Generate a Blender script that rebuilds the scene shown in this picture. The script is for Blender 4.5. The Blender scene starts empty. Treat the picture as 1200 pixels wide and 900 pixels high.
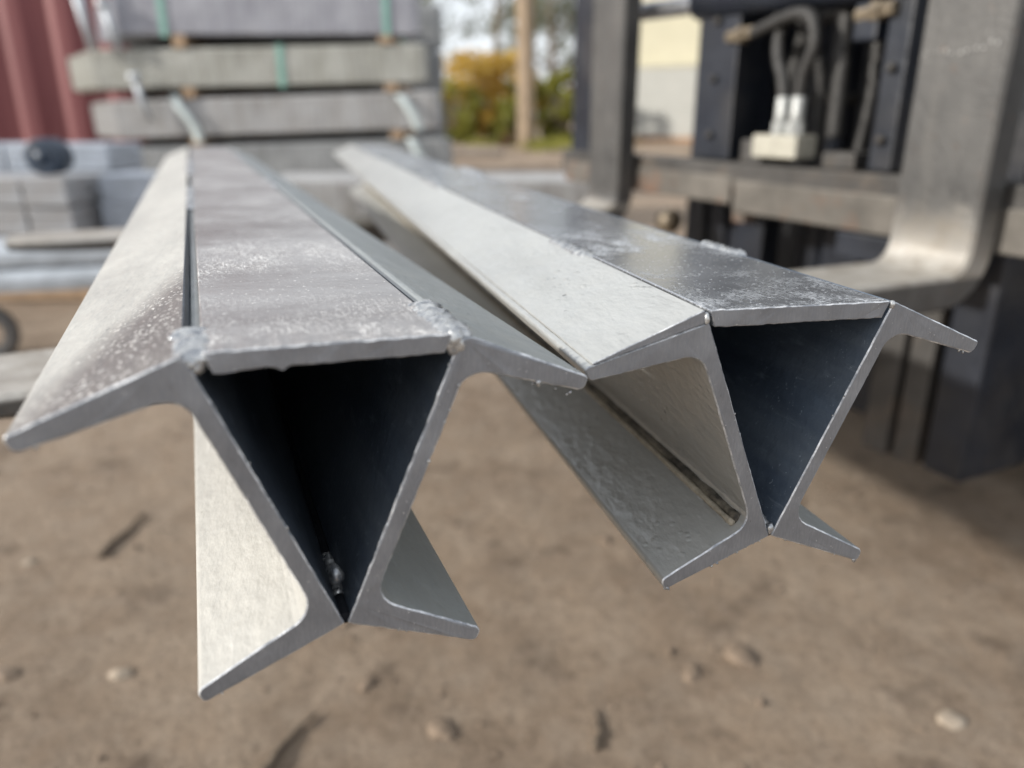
import bpy, bmesh, math, random
from math import sin, cos, tan, pi, radians as R
from mathutils import Vector, Matrix, noise
random.seed(7)
sc = bpy.context.scene
C = sc.collection
Z0 = 0.66                       # camera height above the yard's dirt

# ---------------------------------------------------------------- camera
cam = bpy.data.cameras.new('camera')
cam.sensor_width = 36.0
cam.lens = 892.46 / 1200 * 36
cam.clip_start = 0.01
cam.clip_end = 2000
cam.dof.use_dof = True
cam.dof.focus_distance = 0.288
cam.dof.aperture_fstop = 5.2
co = bpy.data.objects.new('camera', cam)
C.objects.link(co)
co.location = (0, 0, Z0)
co.rotation_euler = (R(90 - 19.357), 0, 0)
sc.camera = co

# ---------------------------------------------------------------- light
SUN_AZ = R(104)                 # degrees to the left of the view direction
SUN_EL = R(23)
sdir = Vector((-sin(SUN_AZ) * cos(SUN_EL), cos(SUN_AZ) * cos(SUN_EL), sin(SUN_EL)))
w = bpy.data.worlds.new('World')
sc.world = w
w.use_nodes = True
wn = w.node_tree
bg = wn.nodes['Background']
sky = wn.nodes.new('ShaderNodeTexSky')
sky.sky_type = 'NISHITA'
sky.sun_disc = False
sky.sun_elevation = SUN_EL
sky.sun_rotation = math.atan2(sdir.x, sdir.y)
sky.air_density = 1.0
sky.dust_density = 3.0
sky.ozone_density = 1.0
# thin bright cloud over the whole dome
tc = wn.nodes.new('ShaderNodeTexCoord')
cn = wn.nodes.new('ShaderNodeTexNoise')
cn.inputs['Scale'].default_value = 2.6
cn.inputs['Detail'].default_value = 6
wn.links.new(tc.outputs['Generated'], cn.inputs['Vector'])
cm = wn.nodes.new('ShaderNodeMapRange')
wn.links.new(cn.outputs[0], cm.inputs[0])
for k_, v_ in ((1, 0.30), (2, 0.62), (3, 0.55), (4, 0.97)): cm.inputs[k_].default_value = v_
cx = wn.nodes.new('ShaderNodeMix')
cx.data_type = 'RGBA'
wn.links.new(cm.outputs[0], cx.inputs[0])
wn.links.new(sky.outputs[0], cx.inputs[6])
cx.inputs[7].default_value = (6.8, 7.1, 7.5, 1)
wn.links.new(cx.outputs[2], bg.inputs[0])
bg.inputs[1].default_value = 0.15
sun = bpy.data.lights.new('sun', 'SUN')
sun.energy = 4.2
sun.angle = R(1.5)
sun.color = (1.0, 0.95, 0.87)
so = bpy.data.objects.new('sun', sun)
C.objects.link(so)
so.rotation_euler = sdir.to_track_quat('Z', 'Y').to_euler()
so.location = (-3, -1, 4)
sc.view_settings.view_transform = 'Standard'
sc.view_settings.look = 'None'
sc.view_settings.gamma = 1.0
sc.view_settings.use_curve_mapping = False
sc.view_settings.exposure = 0.28
sc.cycles.use_denoising = True
sc.cycles.max_bounces = 8

# ---------------------------------------------------------------- material helpers
class NT:
    def __init__(s, name):
        s.m = bpy.data.materials.new(name)
        s.m.use_nodes = True
        s.t = s.m.node_tree
        s.b = s.t.nodes['Principled BSDF']
        s.co = s.t.nodes.new('ShaderNodeTexCoord').outputs['Object']
    def new(s, k): return s.t.nodes.new(k)
    def link(s, a, b): s.t.links.new(a, b)
    def map(s, scale=(1, 1, 1), loc=(0, 0, 0), rot=(0, 0, 0)):
        n = s.new('ShaderNodeMapping')
        s.link(s.co, n.inputs[0])
        n.inputs['Scale'].default_value = scale
        n.inputs['Location'].default_value = loc
        n.inputs['Rotation'].default_value = rot
        return n.outputs[0]
    def noise(s, scale, detail=4, rough=0.6, vec=None, dist=0.0):
        n = s.new('ShaderNodeTexNoise')
        s.link(vec or s.co, n.inputs['Vector'])
        n.inputs['Scale'].default_value = scale
        n.inputs['Detail'].default_value = detail
        n.inputs['Roughness'].default_value = rough
        n.inputs['Distortion'].default_value = dist
        return n.outputs[0]
    def voro(s, scale, vec=None, feat='F1'):
        n = s.new('ShaderNodeTexVoronoi')
        n.feature = feat
        s.link(vec or s.co, n.inputs['Vector'])
        n.inputs['Scale'].default_value = scale
        return n.outputs['Distance'], n.outputs['Color']
    def ramp(s, fac, a, b, lo=0.0, hi=1.0):
        n = s.new('ShaderNodeMapRange')
        n.clamp = True
        s.link(fac, n.inputs[0])
        n.inputs[1].default_value = a
        n.inputs[2].default_value = b
        n.inputs[3].default_value = lo
        n.inputs[4].default_value = hi
        return n.outputs[0]
    def math(s, op, a, b=None):
        n = s.new('ShaderNodeMath')
        n.operation = op
        for i, v in enumerate((a, b)):
            if v is None: continue
            if isinstance(v, (int, float)): n.inputs[i].default_value = v
            else: s.link(v, n.inputs[i])
        return n.outputs[0]
    def mix(s, fac, a, b):
        n = s.new('ShaderNodeMix')
        n.data_type = 'RGBA'
        for sock, v in ((n.inputs[0], fac), (n.inputs[6], a), (n.inputs[7], b)):
            if isinstance(v, (int, float)): sock.default_value = v
            elif isinstance(v, tuple): sock.default_value = v + (1,)
            else: s.link(v, sock)
        return n.outputs[2]
    def xyz(s):
        n = s.new('ShaderNodeSeparateXYZ')
        s.link(s.co, n.inputs[0])
        return n.outputs
    def set(s, k, v):
        i = s.b.inputs[k]
        if isinstance(v, (int, float)): i.default_value = v
        elif isinstance(v, tuple): i.default_value = v + (1,)
        else: s.link(v, i)
    def bump(s, h, dist, strength=1.0, prev=None):
        n = s.new('ShaderNodeBump')
        n.inputs['Strength'].default_value = strength
        n.inputs['Distance'].default_value = dist
        s.link(h, n.inputs['Height'])
        if prev is not None: s.link(prev, n.inputs['Normal'])
        return n.outputs[0]

def simple(name, col, var=0.25, scale=20, rough=0.7, metal=0.0, bscale=80, bdist=0.002, spec=0.5, col2=None, dirt=None):
    n = NT(name)
    f = n.noise(scale, 5, 0.65)
    c2 = col2 or tuple(max(0, c * (1 - var)) for c in col)
    c1 = col if col2 else tuple(min(1, c * (1 + var)) for c in col)
    c = n.mix(n.ramp(f, 0.32, 0.68), c2, c1)
    if dirt:
        g = n.noise(scale * 0.37, 6, 0.7)
        c = n.mix(n.ramp(g, 0.52, 0.68), c, dirt)
    n.set('Base Color', c)
    n.set('Roughness', n.ramp(n.noise(scale * 1.7, 4), 0.3, 0.7, max(0.05, rough - 0.12), min(1, rough + 0.12)))
    n.set('Metallic', metal)
    n.set('Specular IOR Level', spec)
    n.set('Normal', n.bump(n.noise(bscale, 5, 0.6), bdist))
    return n.m

def zinc(name, base, warm, dark_mask=None, peel=1.0, rough=0.5, metal=0.15, pits=True, bubbles=False):
    """Hot-dip galvanised, dull: cloudy grey, orange-peel relief, small pits and dross specks."""
    n = NT(name)
    cloud = n.noise(22, 5, 0.6, vec=n.map((1, 0.35, 1)))
    c = n.mix(n.ramp(cloud, 0.3, 0.7), base, warm)
    fine = n.noise(260, 4, 0.6)
    c = n.mix(n.ramp(fine, 0.35, 0.7, 0.0, 0.15), c, tuple(v * 0.75 for v in base))
    run = n.noise(9, 5, 0.7, vec=n.map((2.2, 0.5, 2.2), loc=(4, 2, 7)))
    c = n.mix(n.ramp(run, 0.5, 0.72, 0.0, 0.4), c, tuple(v * 0.62 for v in base))
    rub = n.ramp(n.noise(300, 3, 0.7, vec=n.map((1.6, 0.10, 1), rot=(0, 0, -0.25))), 0.62, 0.70)
    c = n.mix(n.math('MULTIPLY', n.math('MULTIPLY', rub, 0.5), n.ramp(n.noise(14, 3), 0.5, 0.62)), c, (0.66, 0.66, 0.64))
    hgt = n.math('MULTIPLY', n.noise(330, 3, 0.55, vec=n.map((1, 0.55, 1))), 1.0)
    rgh = n.ramp(n.noise(60, 4), 0.3, 0.7, rough - 0.08, rough + 0.1)
    met = metal
    if dark_mask:
        mask = dark_mask(n)
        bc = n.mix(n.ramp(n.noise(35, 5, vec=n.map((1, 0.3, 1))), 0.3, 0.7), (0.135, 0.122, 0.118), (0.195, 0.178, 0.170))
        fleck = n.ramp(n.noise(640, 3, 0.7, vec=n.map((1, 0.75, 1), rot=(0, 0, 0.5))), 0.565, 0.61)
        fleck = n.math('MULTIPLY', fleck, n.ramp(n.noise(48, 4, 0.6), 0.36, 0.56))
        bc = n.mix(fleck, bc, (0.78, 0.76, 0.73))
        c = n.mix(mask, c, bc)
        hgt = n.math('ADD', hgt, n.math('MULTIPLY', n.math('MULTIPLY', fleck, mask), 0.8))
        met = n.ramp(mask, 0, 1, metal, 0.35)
    if pits:
        dcell, col = n.voro(95)
        pit = n.math('MULTIPLY', n.ramp(dcell, 0.05, 0.11, 1.0, 0.0), n.ramp(n.noise(31, 2), 0.57, 0.60))
        c = n.mix(pit, c, (0.06, 0.06, 0.06))
        hgt = n.math('SUBTRACT', hgt, pit)
    if bubbles:
        bd_, _c = n.voro(210, n.map((1, 0.8, 1)))
        bb = n.math('MULTIPLY', n.ramp(bd_, 0.0, 0.30, 1.0, 0.0), n.ramp(n.noise(24, 3), 0.48, 0.62))
        hgt = n.math('ADD', hgt, n.math('MULTIPLY', bb, 1.6))
    n.set('Base Color', c)
    n.set('Roughness', rgh)
    n.set('Metallic', met)
    big_ = n.noise(170, 2, 0.5, vec=n.map((1, 0.5, 1), loc=(1, 5, 2)))
    n.set('Normal', n.bump(hgt, 0.0006 * peel, 1.0, n.bump(big_, 0.0011 * peel)))
    return n.m

def plate_mat(name, dark, light, scuff, rough=0.36, metal=0.55, streak=0.5, amount=0.5, frontk=1.0, bumpk=1.0):
    """Burnished galvanised plate: cloudy streaks across, white scuffed zinc dust in patches."""
    n = NT(name)
    st = n.noise(14, 6, 0.62, vec=n.map((0.55, 1.5, 1)), dist=0.4)
    c = n.mix(n.ramp(st, 0.36, 0.64), dark, light)
    patch = n.noise(38, 5, 0.65, vec=n.map((1.0, 0.8, 1), loc=(3, 1, 0)))
    edge = n.ramp(n.noise(8, 3, 0.5, vec=n.map((1, 1, 1), loc=(9, 4, 2))), 0.35, 0.6)
    yy_ = n.xyz()[1]
    front = n.math('MULTIPLY', n.ramp(yy_, 0.0, 0.05, frontk, 0.0), n.ramp(n.noise(55, 4, 0.65, vec=n.map((1, 1, 1), loc=(6, 3, 1))), 0.42, 0.56))
    pm = n.math('MAXIMUM', n.math('MULTIPLY', n.ramp(patch, 0.5 - amount * 0.14, 0.66), edge), front)
    fine = n.ramp(n.noise(750, 4, 0.75), 0.47, 0.60)
    scr = n.ramp(n.noise(420, 3, 0.7, vec=n.map((2.4, 0.22, 1), rot=(0, 0, 0.35))), 0.56, 0.64)
    sp = n.ramp(n.noise(520, 2, 0.6, vec=n.map((1, 1, 1), loc=(2, 7, 1))), 0.66, 0.70)
    m = n.math('MULTIPLY', pm, n.math('MAXIMUM', fine, scr))
    m = n.math('MAXIMUM', m, n.math('MULTIPLY', sp, 0.8))
    c = n.mix(m, c, scuff)
    n.set('Base Color', c)
    n.set('Metallic', n.ramp(m, 0, 1, metal, 0.1))
    n.set('Roughness', n.ramp(n.math('ADD', n.math('MULTIPLY', st, streak), m), 0.1, 1.0, rough - 0.06, rough + 0.26))
    h = n.math('ADD', n.math('MULTIPLY', m, 0.7), n.noise(180, 4, 0.6))
    n.set('Normal', n.bump(h, 0.00035 * bumpk))
    return n.m

def sawn_mat(name, c1, c2):
    """Cut ends: brushed zinc-coated steel with fine saw lines and bright flecks."""
    n = NT(name)
    cl = n.noise(45, 5, 0.6)
    saw = n.noise(1500, 3, 0.6, vec=n.map((0.8, 1, 0.16), rot=(0, 0.35, 0)))
    c = n.mix(n.ramp(cl, 0.3, 0.7), c1, c2)
    c = n.mix(n.ramp(saw, 0.4, 0.6, 0.0, 0.2), c, tuple(v * 0.6 for v in c1))
    fl = n.math('MULTIPLY', n.ramp(n.noise(800, 2, 0.7), 0.68, 0.71), n.ramp(n.noise(70, 2), 0.45, 0.6))
    c = n.mix(fl, c, (0.8, 0.82, 0.85))
    n.set('Base Color', c)
    n.set('Metallic', 0.5)
    n.set('Roughness', n.ramp(n.math('ADD', n.math('MULTIPLY', saw, 0.5), n.math('MULTIPLY', cl, 0.5)), 0.35, 0.65, 0.26, 0.52))
    n.set('Normal', n.bump(n.math('ADD', n.math('MULTIPLY', saw, 0.5), n.math('MULTIPLY', n.noise(220, 4), 0.5)), 0.0002))
    return n.m

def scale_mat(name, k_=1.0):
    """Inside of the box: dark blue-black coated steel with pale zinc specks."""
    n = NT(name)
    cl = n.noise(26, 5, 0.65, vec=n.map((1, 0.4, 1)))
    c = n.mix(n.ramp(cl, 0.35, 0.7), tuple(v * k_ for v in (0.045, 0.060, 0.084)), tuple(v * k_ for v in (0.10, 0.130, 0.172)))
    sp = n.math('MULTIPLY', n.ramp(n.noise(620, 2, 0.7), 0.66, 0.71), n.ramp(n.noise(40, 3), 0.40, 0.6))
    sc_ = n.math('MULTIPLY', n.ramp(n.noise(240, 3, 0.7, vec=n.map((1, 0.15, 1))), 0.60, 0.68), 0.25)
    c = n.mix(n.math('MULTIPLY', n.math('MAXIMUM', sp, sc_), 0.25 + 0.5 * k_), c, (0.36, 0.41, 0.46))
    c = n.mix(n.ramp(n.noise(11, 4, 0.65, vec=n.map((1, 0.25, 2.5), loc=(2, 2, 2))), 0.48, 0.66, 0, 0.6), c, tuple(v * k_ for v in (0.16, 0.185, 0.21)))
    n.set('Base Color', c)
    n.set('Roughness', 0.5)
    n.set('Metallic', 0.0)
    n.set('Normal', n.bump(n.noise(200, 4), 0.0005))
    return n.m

def dark_end(n):          # beam 1, left top flange: darker brown-grey with pale flecks near the cut end, along the corner
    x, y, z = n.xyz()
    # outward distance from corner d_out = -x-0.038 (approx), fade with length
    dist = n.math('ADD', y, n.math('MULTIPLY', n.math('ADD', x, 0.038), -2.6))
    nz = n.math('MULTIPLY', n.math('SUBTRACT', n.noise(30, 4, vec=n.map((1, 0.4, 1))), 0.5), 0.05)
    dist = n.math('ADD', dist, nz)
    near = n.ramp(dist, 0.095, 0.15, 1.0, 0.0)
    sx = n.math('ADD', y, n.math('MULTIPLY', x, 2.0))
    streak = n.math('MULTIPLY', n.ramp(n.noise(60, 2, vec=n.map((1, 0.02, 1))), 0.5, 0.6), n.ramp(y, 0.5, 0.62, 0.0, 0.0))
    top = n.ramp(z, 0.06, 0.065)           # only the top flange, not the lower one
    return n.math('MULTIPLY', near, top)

M = {}
M['zinc_a'] = zinc('galvanised_dull_dark_end', (0.36, 0.355, 0.335), (0.475, 0.467, 0.435), dark_end, peel=0.75)
M['zinc_b'] = zinc('galvanised_dull_grey', (0.28, 0.298, 0.295), (0.37, 0.388, 0.38), None, peel=0.65, rough=0.42, metal=0.3)
M['zinc_c'] = zinc('galvanised_pale', (0.395, 0.40, 0.387), (0.46, 0.463, 0.445), None, peel=0.6, rough=0.36, metal=0.42, bubbles=True)
M['plate_a'] = plate_mat('burnished_plate_brown_grey', (0.25, 0.230, 0.226), (0.40, 0.386, 0.38), (0.82, 0.81, 0.79), rough=0.34, metal=0.55, amount=0.8)
M['plate_b'] = plate_mat('burnished_plate_blue_grey', (0.34, 0.355, 0.38), (0.44, 0.458, 0.485), (0.70, 0.72, 0.74), rough=0.25, metal=0.75, amount=-0.25, frontk=0.65, bumpk=0.4)
M['sawn'] = sawn_mat('sawn_steel_end', (0.205, 0.217, 0.24), (0.315, 0.328, 0.352))
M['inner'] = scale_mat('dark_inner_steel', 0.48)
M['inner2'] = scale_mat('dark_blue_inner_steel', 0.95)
n = NT('painted_edge_highlight')
n.set('Base Color', n.mix(n.ramp(n.noise(70, 5, 0.75), 0.42, 0.62), (0.24, 0.255, 0.28), (0.80, 0.81, 0.82)))  # highlight along the cut rim, painted as pale patches in the zinc colour
n.set('Metallic', 0.3)
n.set('Roughness', 0.35)
n.set('Normal', n.bump(n.noise(500, 3), 0.0004))
M['edge'] = n.m
n = NT('zinc_weld')
n.set('Base Color', n.mix(n.ramp(n.noise(300, 4, 0.7), 0.35, 0.65), (0.22, 0.235, 0.26), (0.60, 0.60, 0.585)))
n.set('Metallic', 0.7)
n.set('Roughness', n.ramp(n.noise(200, 3), 0.3, 0.7, 0.16, 0.45))
n.set('Normal', n.bump(n.noise(300, 3, 0.6), 0.0006))
M['weld'] = n.m
M['rootdark'] = simple('dull_root_weld', (0.012, 0.013, 0.016), 0.3, 200, 1.0, 0.0, 200, 0.0004, 0.05)
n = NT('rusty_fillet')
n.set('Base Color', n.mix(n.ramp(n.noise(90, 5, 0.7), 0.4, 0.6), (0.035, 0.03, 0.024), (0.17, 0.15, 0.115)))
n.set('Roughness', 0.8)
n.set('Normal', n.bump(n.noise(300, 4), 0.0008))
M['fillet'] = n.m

# ---------------------------------------------------------------- mesh helpers
def tag(o, label=None, cat=None, group=None, kind=None):
    for k, v in (('label', label), ('category', cat), ('group', group), ('kind', kind)):
        if v: o[k] = v
    return o

def obj(name, me, mats, parent=None):
    o = bpy.data.objects.new(name, me)
    C.objects.link(o)
    if not isinstance(mats, (list, tuple)): mats = [mats]
    if len(me.materials) == 0:
        for m in mats: me.materials.append(M[m] if isinstance(m, str) else m)
    if parent: o.parent = parent
    return o

def empty(name, loc=(0, 0, 0), rot=(0, 0, 0)):
    o = bpy.data.objects.new(name, None)
    o.empty_display_size = 0.05
    C.objects.link(o)
    o.location = loc
    o.rotation_euler = rot
    return o

def pydata(name, v, f, smooth=False, mi=None):
    me = bpy.data.meshes.new(name)
    me.from_pydata([tuple(p) for p in v], [], f)
    if mi: me.polygons.foreach_set('material_index', mi)
    if smooth: me.polygons.foreach_set('use_smooth', [True] * len(f))
    me.update()
    return me

def from_bm(name, bm, smooth=False):
    me = bpy.data.meshes.new(name)
    bmesh.ops.recalc_face_normals(bm, faces=bm.faces)
    bm.to_mesh(me)
    bm.free()
    if smooth:
        me.polygons.foreach_set('use_smooth', [True] * len(me.polygons))
    return me

def bbox(bm, x0, x1, y0, y1, z0, z1, bev=0.0, seg=1, mat=None):
    r = bmesh.ops.create_cube(bm, size=1.0)
    vs = r['verts']
    for v in vs:
        v.co = Vector((x0 + (v.co.x + .5) * (x1 - x0), y0 + (v.co.y + .5) * (y1 - y0), z0 + (v.co.z + .5) * (z1 - z0)))
    if mat is not None: bmesh.ops.transform(bm, matrix=mat, verts=vs)
    if bev > 0:
        es = list({e for v in vs for e in v.link_edges})
        bmesh.ops.bevel(bm, geom=es, offset=bev, segments=seg, affect='EDGES', profile=0.6)

def box(name, x0, x1, y0, y1, z0, z1, mat, parent=None, bev=0.003, seg=2):
    bm = bmesh.new()
    bbox(bm, x0, x1, y0, y1, z0, z1, bev, seg)
    return obj(name, from_bm(name, bm), mat, parent)

def tube_bm(bm, pts, rad, seg=10, caps=True):
    """tube through points; rad a number or a list"""
    pts = [Vector(p) for p in pts]
    rads = rad if isinstance(rad, (list, tuple)) else [rad] * len(pts)
    rings = []
    up = Vector((0.13, 0.21, 1)).normalized()
    for i, p in enumerate(pts):
        d = (pts[min(i + 1, len(pts) - 1)] - pts[max(i - 1, 0)]).normalized()
        a = d.cross(up)
        if a.length < 0.05: a = d.cross(Vector((1, 0, 0)))
        a.normalize()
        b = d.cross(a)
        rings.append([bm.verts.new(p + (a * cos(2 * pi * k / seg) + b * sin(2 * pi * k / seg)) * rads[i]) for k in range(seg)])
    for A, B in zip(rings, rings[1:]):
        for k in range(seg):
            bm.faces.new((A[k], A[(k + 1) % seg], B[(k + 1) % seg], B[k]))
    if caps:
        bm.faces.new(rings[0][::-1])
        bm.faces.new(rings[-1])

def tube(name, pts, rad, mat, parent=None, seg=10):
    bm = bmesh.new()
    tube_bm(bm, pts, rad, seg)
    return obj(name, from_bm(name, bm, True), mat, parent)

def cyl(name, p0, p1, r, mat, parent=None, seg=20, bev=0.0):
    p0, p1 = Vector(p0), Vector(p1)
    if bev > 0:
        d = (p1 - p0).normalized()
        return tube(name, [p0, p0 + d * 1e-4, p0 + d * bev, p1 - d * bev, p1 - d * 1e-4, p1], [r - bev, r - bev, r, r, r - bev, r - bev], mat, parent, seg)
    bm = bmesh.new()
    tube_bm(bm, [p0, p1], r, seg)
    return obj(name, from_bm(name, bm), mat, parent)

def fillet(poly, step=0.0016):
    """poly: list of (x, y, r). Returns rounded, resampled closed outline."""
    out = []
    N = len(poly)
    P = [Vector((p[0], p[1])) for p in poly]
    for i in range(N):
        p, a, b = P[i], P[i - 1], P[(i + 1) % N]
        r = poly[i][2]
        u = (a - p).normalized()
        v = (b - p).normalized()
        ang = math.acos(max(-1, min(1, u.dot(v))))
        if r <= 0 or ang > pi - 0.05:
            out.append(p)
            continue
        t = r / tan(ang / 2)
        c = p + (u + v).normalized() * (r / sin(ang / 2))
        s0 = p + u * t - c
        s1 = p + v * t - c
        a0 = math.atan2(s0.y, s0.x)
        da = math.atan2(s1.y, s1.x) - a0
        while da > pi: da -= 2 * pi
        while da < -pi: da += 2 * pi
        k = max(2, int(abs(da) / 0.25))
        for j in range(k + 1):
            out.append(c + Vector((cos(a0 + da * j / k), sin(a0 + da * j / k))) * r)
    res = []
    for i, p in enumerate(out):
        q = out[(i + 1) % len(out)]
        k = max(1, int((q - p).length / step))
        for j in range(k):
            res.append(p.lerp(q, j / k))
    return res

def extrude_profile(name, prof, L, mats, inner=None, seed=0, jit=0.00012, cham=0.0005, rag=None):
    """prof: list of 2D points (x=u, y=v) in beam space; runs along +y from 0 to L.
    The near cap is slightly chamfered and ragged like a sawn, galvanised end. inner(p,q)->material slot."""
    N = len(prof)
    area = sum(prof[i].x * prof[(i + 1) % N].y - prof[(i + 1) % N].x * prof[i].y for i in range(N))
    if area < 0:
        prof = prof[::-1]
    nor = []
    for i in range(N):
        t = (prof[(i + 1) % N] - prof[i - 1]).normalized()
        nor.append(Vector((t.y, -t.x)))
    V, F, MI = [], [], []
    ys = [0.0, cham, 0.002, 0.006, 0.02, 0.08, 0.3, L * 0.6, L]
    rnd = random.Random(seed)
    for k, y in enumerate(ys):
        for i, p in enumerate(prof):
            off = -cham * 0.9 if k == 0 else 0.0
            q = p + nor[i] * off
            if k <= 2:
                z = noise.noise(Vector((p.x * 400, p.y * 400, seed + k * 0.15)))
                q = q + nor[i] * (z * jit * (1.6 if k == 1 else 1.0))
            dy = 0.0
            if k <= 1: dy = noise.noise(Vector((p.x * 150, p.y * 150, seed + 9))) * jit * 1.5
            if rag and k <= 3:
                q = q + rag(p, nor[i], k)
            V.append((q.x, y + dy, q.y))
    for k in range(len(ys) - 1):
        for i in range(N):
            j = (i + 1) % N
            F.append((k * N + i, k * N + j, (k + 1) * N + j, (k + 1) * N + i))
            MI.append(3 if k == 0 else (inner(prof[i], prof[j]) if inner else 0))
    F.append(tuple(range(N))[::-1]); MI.append(1)
    F.append(tuple((len(ys) - 1) * N + i for i in range(N))); MI.append(1)
    me = pydata(name, V, F, False, MI)
    bm = bmesh.new(); bm.from_mesh(me)
    bmesh.ops.recalc_face_normals(bm, faces=bm.faces)
    bm.to_mesh(me); bm.free()
    return me

# ---------------------------------------------------------------- ground
def ground_h(x, y):
    h = 0.0
    r = math.hypot(x, y)
    if r < 7:
        f = max(0.0, 1 - r / 7)
        h += 0.010 * noise.noise(Vector((x * 2.2, y * 2.2, 1.3))) * f
        h += 0.005 * noise.noise(Vector((x * 9, y * 9, 4.3))) * f
        h += 0.0022 * noise.noise(Vector((x * 31, y * 31, 7.7))) * f
    # a low earth bank beyond the yard
    if 8.5 < y < 40:
        e = min(1, (y - 8.5) / 3.0)
        h += 0.30 * e * e * (3 - 2 * e) * (0.8 + 0.4 * noise.noise(Vector((x * 0.35, y * 0.35, 2))))
    if y >= 40: h += 0.25
    return h - 0.004

def axis(lo, hi, step, far):
    out = []
    v = lo
    while v <= hi + 1e-6:
        out.append(v); v += step
    s = step
    v = hi
    while v < far:
        s *= 1.13; v += s; out.append(min(v, far))
    s = step; v = lo
    while v > -far:
        s *= 1.13; v -= s; out.insert(0, max(v, -far))
    return sorted(set(out))
gx = axis(-1.5, 1.5, 0.014, 600)
gy = axis(0.3, 1.9, 0.014, 600)
V = [(x, y, ground_h(x, y)) for y in gy for x in gx]
F = [(j * len(gx) + i, j * len(gx) + i + 1, (j + 1) * len(gx) + i + 1, (j + 1) * len(gx) + i) for j in range(len(gy) - 1) for i in range(len(gx) - 1)]
n = NT('yard_dirt')
big = n.noise(3.2, 6, 0.62)
med = n.noise(17, 6, 0.66)
c = n.mix(n.ramp(big, 0.34, 0.66), (0.215, 0.158, 0.112), (0.345, 0.268, 0.198))
c = n.mix(n.ramp(med, 0.42, 0.70, 0.0, 0.55), c, (0.36, 0.295, 0.232))
c = n.mix(n.ramp(n.noise(9, 5, 0.6, vec=n.map((1, 1, 1), loc=(5, 2, 1))), 0.56, 0.70, 0, 0.75), c, (0.105, 0.076, 0.055))
c = n.mix(n.ramp(n.noise(210, 4, 0.75), 0.52, 0.68, 0, 0.6), c, (0.10, 0.074, 0.052))
c = n.mix(n.ramp(n.noise(70, 5, 0.7, vec=n.map((1, 1, 1), loc=(3, 3, 3))), 0.50, 0.66, 0, 0.45), c, (0.135, 0.10, 0.072))
c = n.mix(n.ramp(n.noise(170, 3, 0.75, vec=n.map((1, 1, 1), loc=(1, 8, 3))), 0.62, 0.72, 0, 0.5), c, (0.48, 0.42, 0.35))
n.set('Base Color', c)
n.set('Roughness', 0.92)
n.set('Specular IOR Level', 0.25)
b1 = n.bump(n.noise(45, 7, 0.7), 0.010)
n.set('Normal', n.bump(n.noise(240, 5, 0.7), 0.002, 0.9, b1))
M['dirt'] = n.m
tag(obj('ground', pydata('ground', V, F, True), 'dirt'), kind='structure')

# ---------------------------------------------------------------- the two welded steel posts
A_ = R(22.312)
D_, B_ = 0.1, 0.04698
TW, TR, TT = 0.0058, 0.0098, 0.0052
def channel_prof(side, top_r=0.0007, drop=0.0, gap=0.0004):
    """one channel, back to the box; side -1 left, +1 right; drop lowers the root of its top flange"""
    d = D_
    poly = [(0, 0, 0.0009), (B_, 0, 0.0016), (B_, TT, 0.0026), (TW, TR, 0.008), (TW, d - TR - drop, 0.008),
            (B_, d - TT, 0.0024), (B_, d, 0.0014), (0, d - drop, top_r)]
    pr = fillet(poly)
    out = []
    for p in pr:
        x = p.x + gap
        u = cos(A_) * x + sin(A_) * p.y
        v = -sin(A_) * x + cos(A_) * p.y
        out.append(Vector((side * u, v)))
    return out
def inner_slot(side):
    def f(p, q):
        # back of web: points with local x close to zero
        for r_ in (p, q):
            x = cos(A_) * side * r_.x - sin(A_) * r_.y
            if abs(x) > 0.0010: return 0
        return 2
    return f

def bead(name, p0, p1, width, height, seed, parent, nl=40, nc=10, sag=0.0):
    """a lumpy weld run on top of a seam; p0, p1 in beam space"""
    p0, p1 = Vector(p0), Vector(p1)
    ax = (p1 - p0)
    L = ax.length
    ax.normalize()
    sx = ax.cross(Vector((0, 0, 1))).normalized()
    V, F = [], []
    for i in range(nl + 1):
        t = i / nl
        env = min(1, t / 0.06, (1 - t) / 0.12) if 0 < t < 1 else 0.0
        env = env ** 0.5 if env > 0 else 0
        ripple = 1 + 0.22 * sin(t * L * 1700 + seed) + 0.35 * noise.noise(Vector((t * L * 130, seed, 0)))
        for k in range(nc + 1):
            a = pi * k / nc
            wv = width * 0.5 * (0.75 + 0.25 * env) * (1 + 0.3 * noise.noise(Vector((t * L * 190, seed + 5, cos(a)))))
            h = height * env * ripple * sin(a) * (1 + 0.4 * noise.noise(Vector((t * L * 320, cos(a) * 3, seed + 2))))
            V.append(p0 + ax * (t * L) + sx * (cos(a) * wv) + Vector((0, 0, h - 0.0006 - sag * t)))
    for i in range(nl):
        for k in range(nc):
            a = i * (nc + 1) + k
            F.append((a, a + 1, a + nc + 2, a + nc + 1))
    bot = [i * (nc + 1) for i in range(nl + 1)] + [i * (nc + 1) + nc for i in range(nl, -1, -1)]
    return obj(name, pydata(name, V, F, True), 'weld', parent)

def burrs(name, spots, parent, mat='weld', seed=1):
    """tiny zinc drips and specks stuck on the cut edges"""
    rnd = random.Random(seed)
    bm = bmesh.new()
    for (u, y, v, r) in spots:
        mtx = Matrix.Translation((u, y, v)) @ Matrix.Rotation(rnd.random() * 6, 4, 'Y') @ Matrix.Diagonal((r * rnd.uniform(.7, 1.6), r * rnd.uniform(.6, 1), r * rnd.uniform(.6, 1.3), 1))
        bmesh.ops.create_icosphere(bm, subdivisions=1, radius=1.0, matrix=mtx)
    o = obj(name, from_bm(name, bm, True), mat, parent)
    o['kind'] = 'stuff'
    return o

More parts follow.
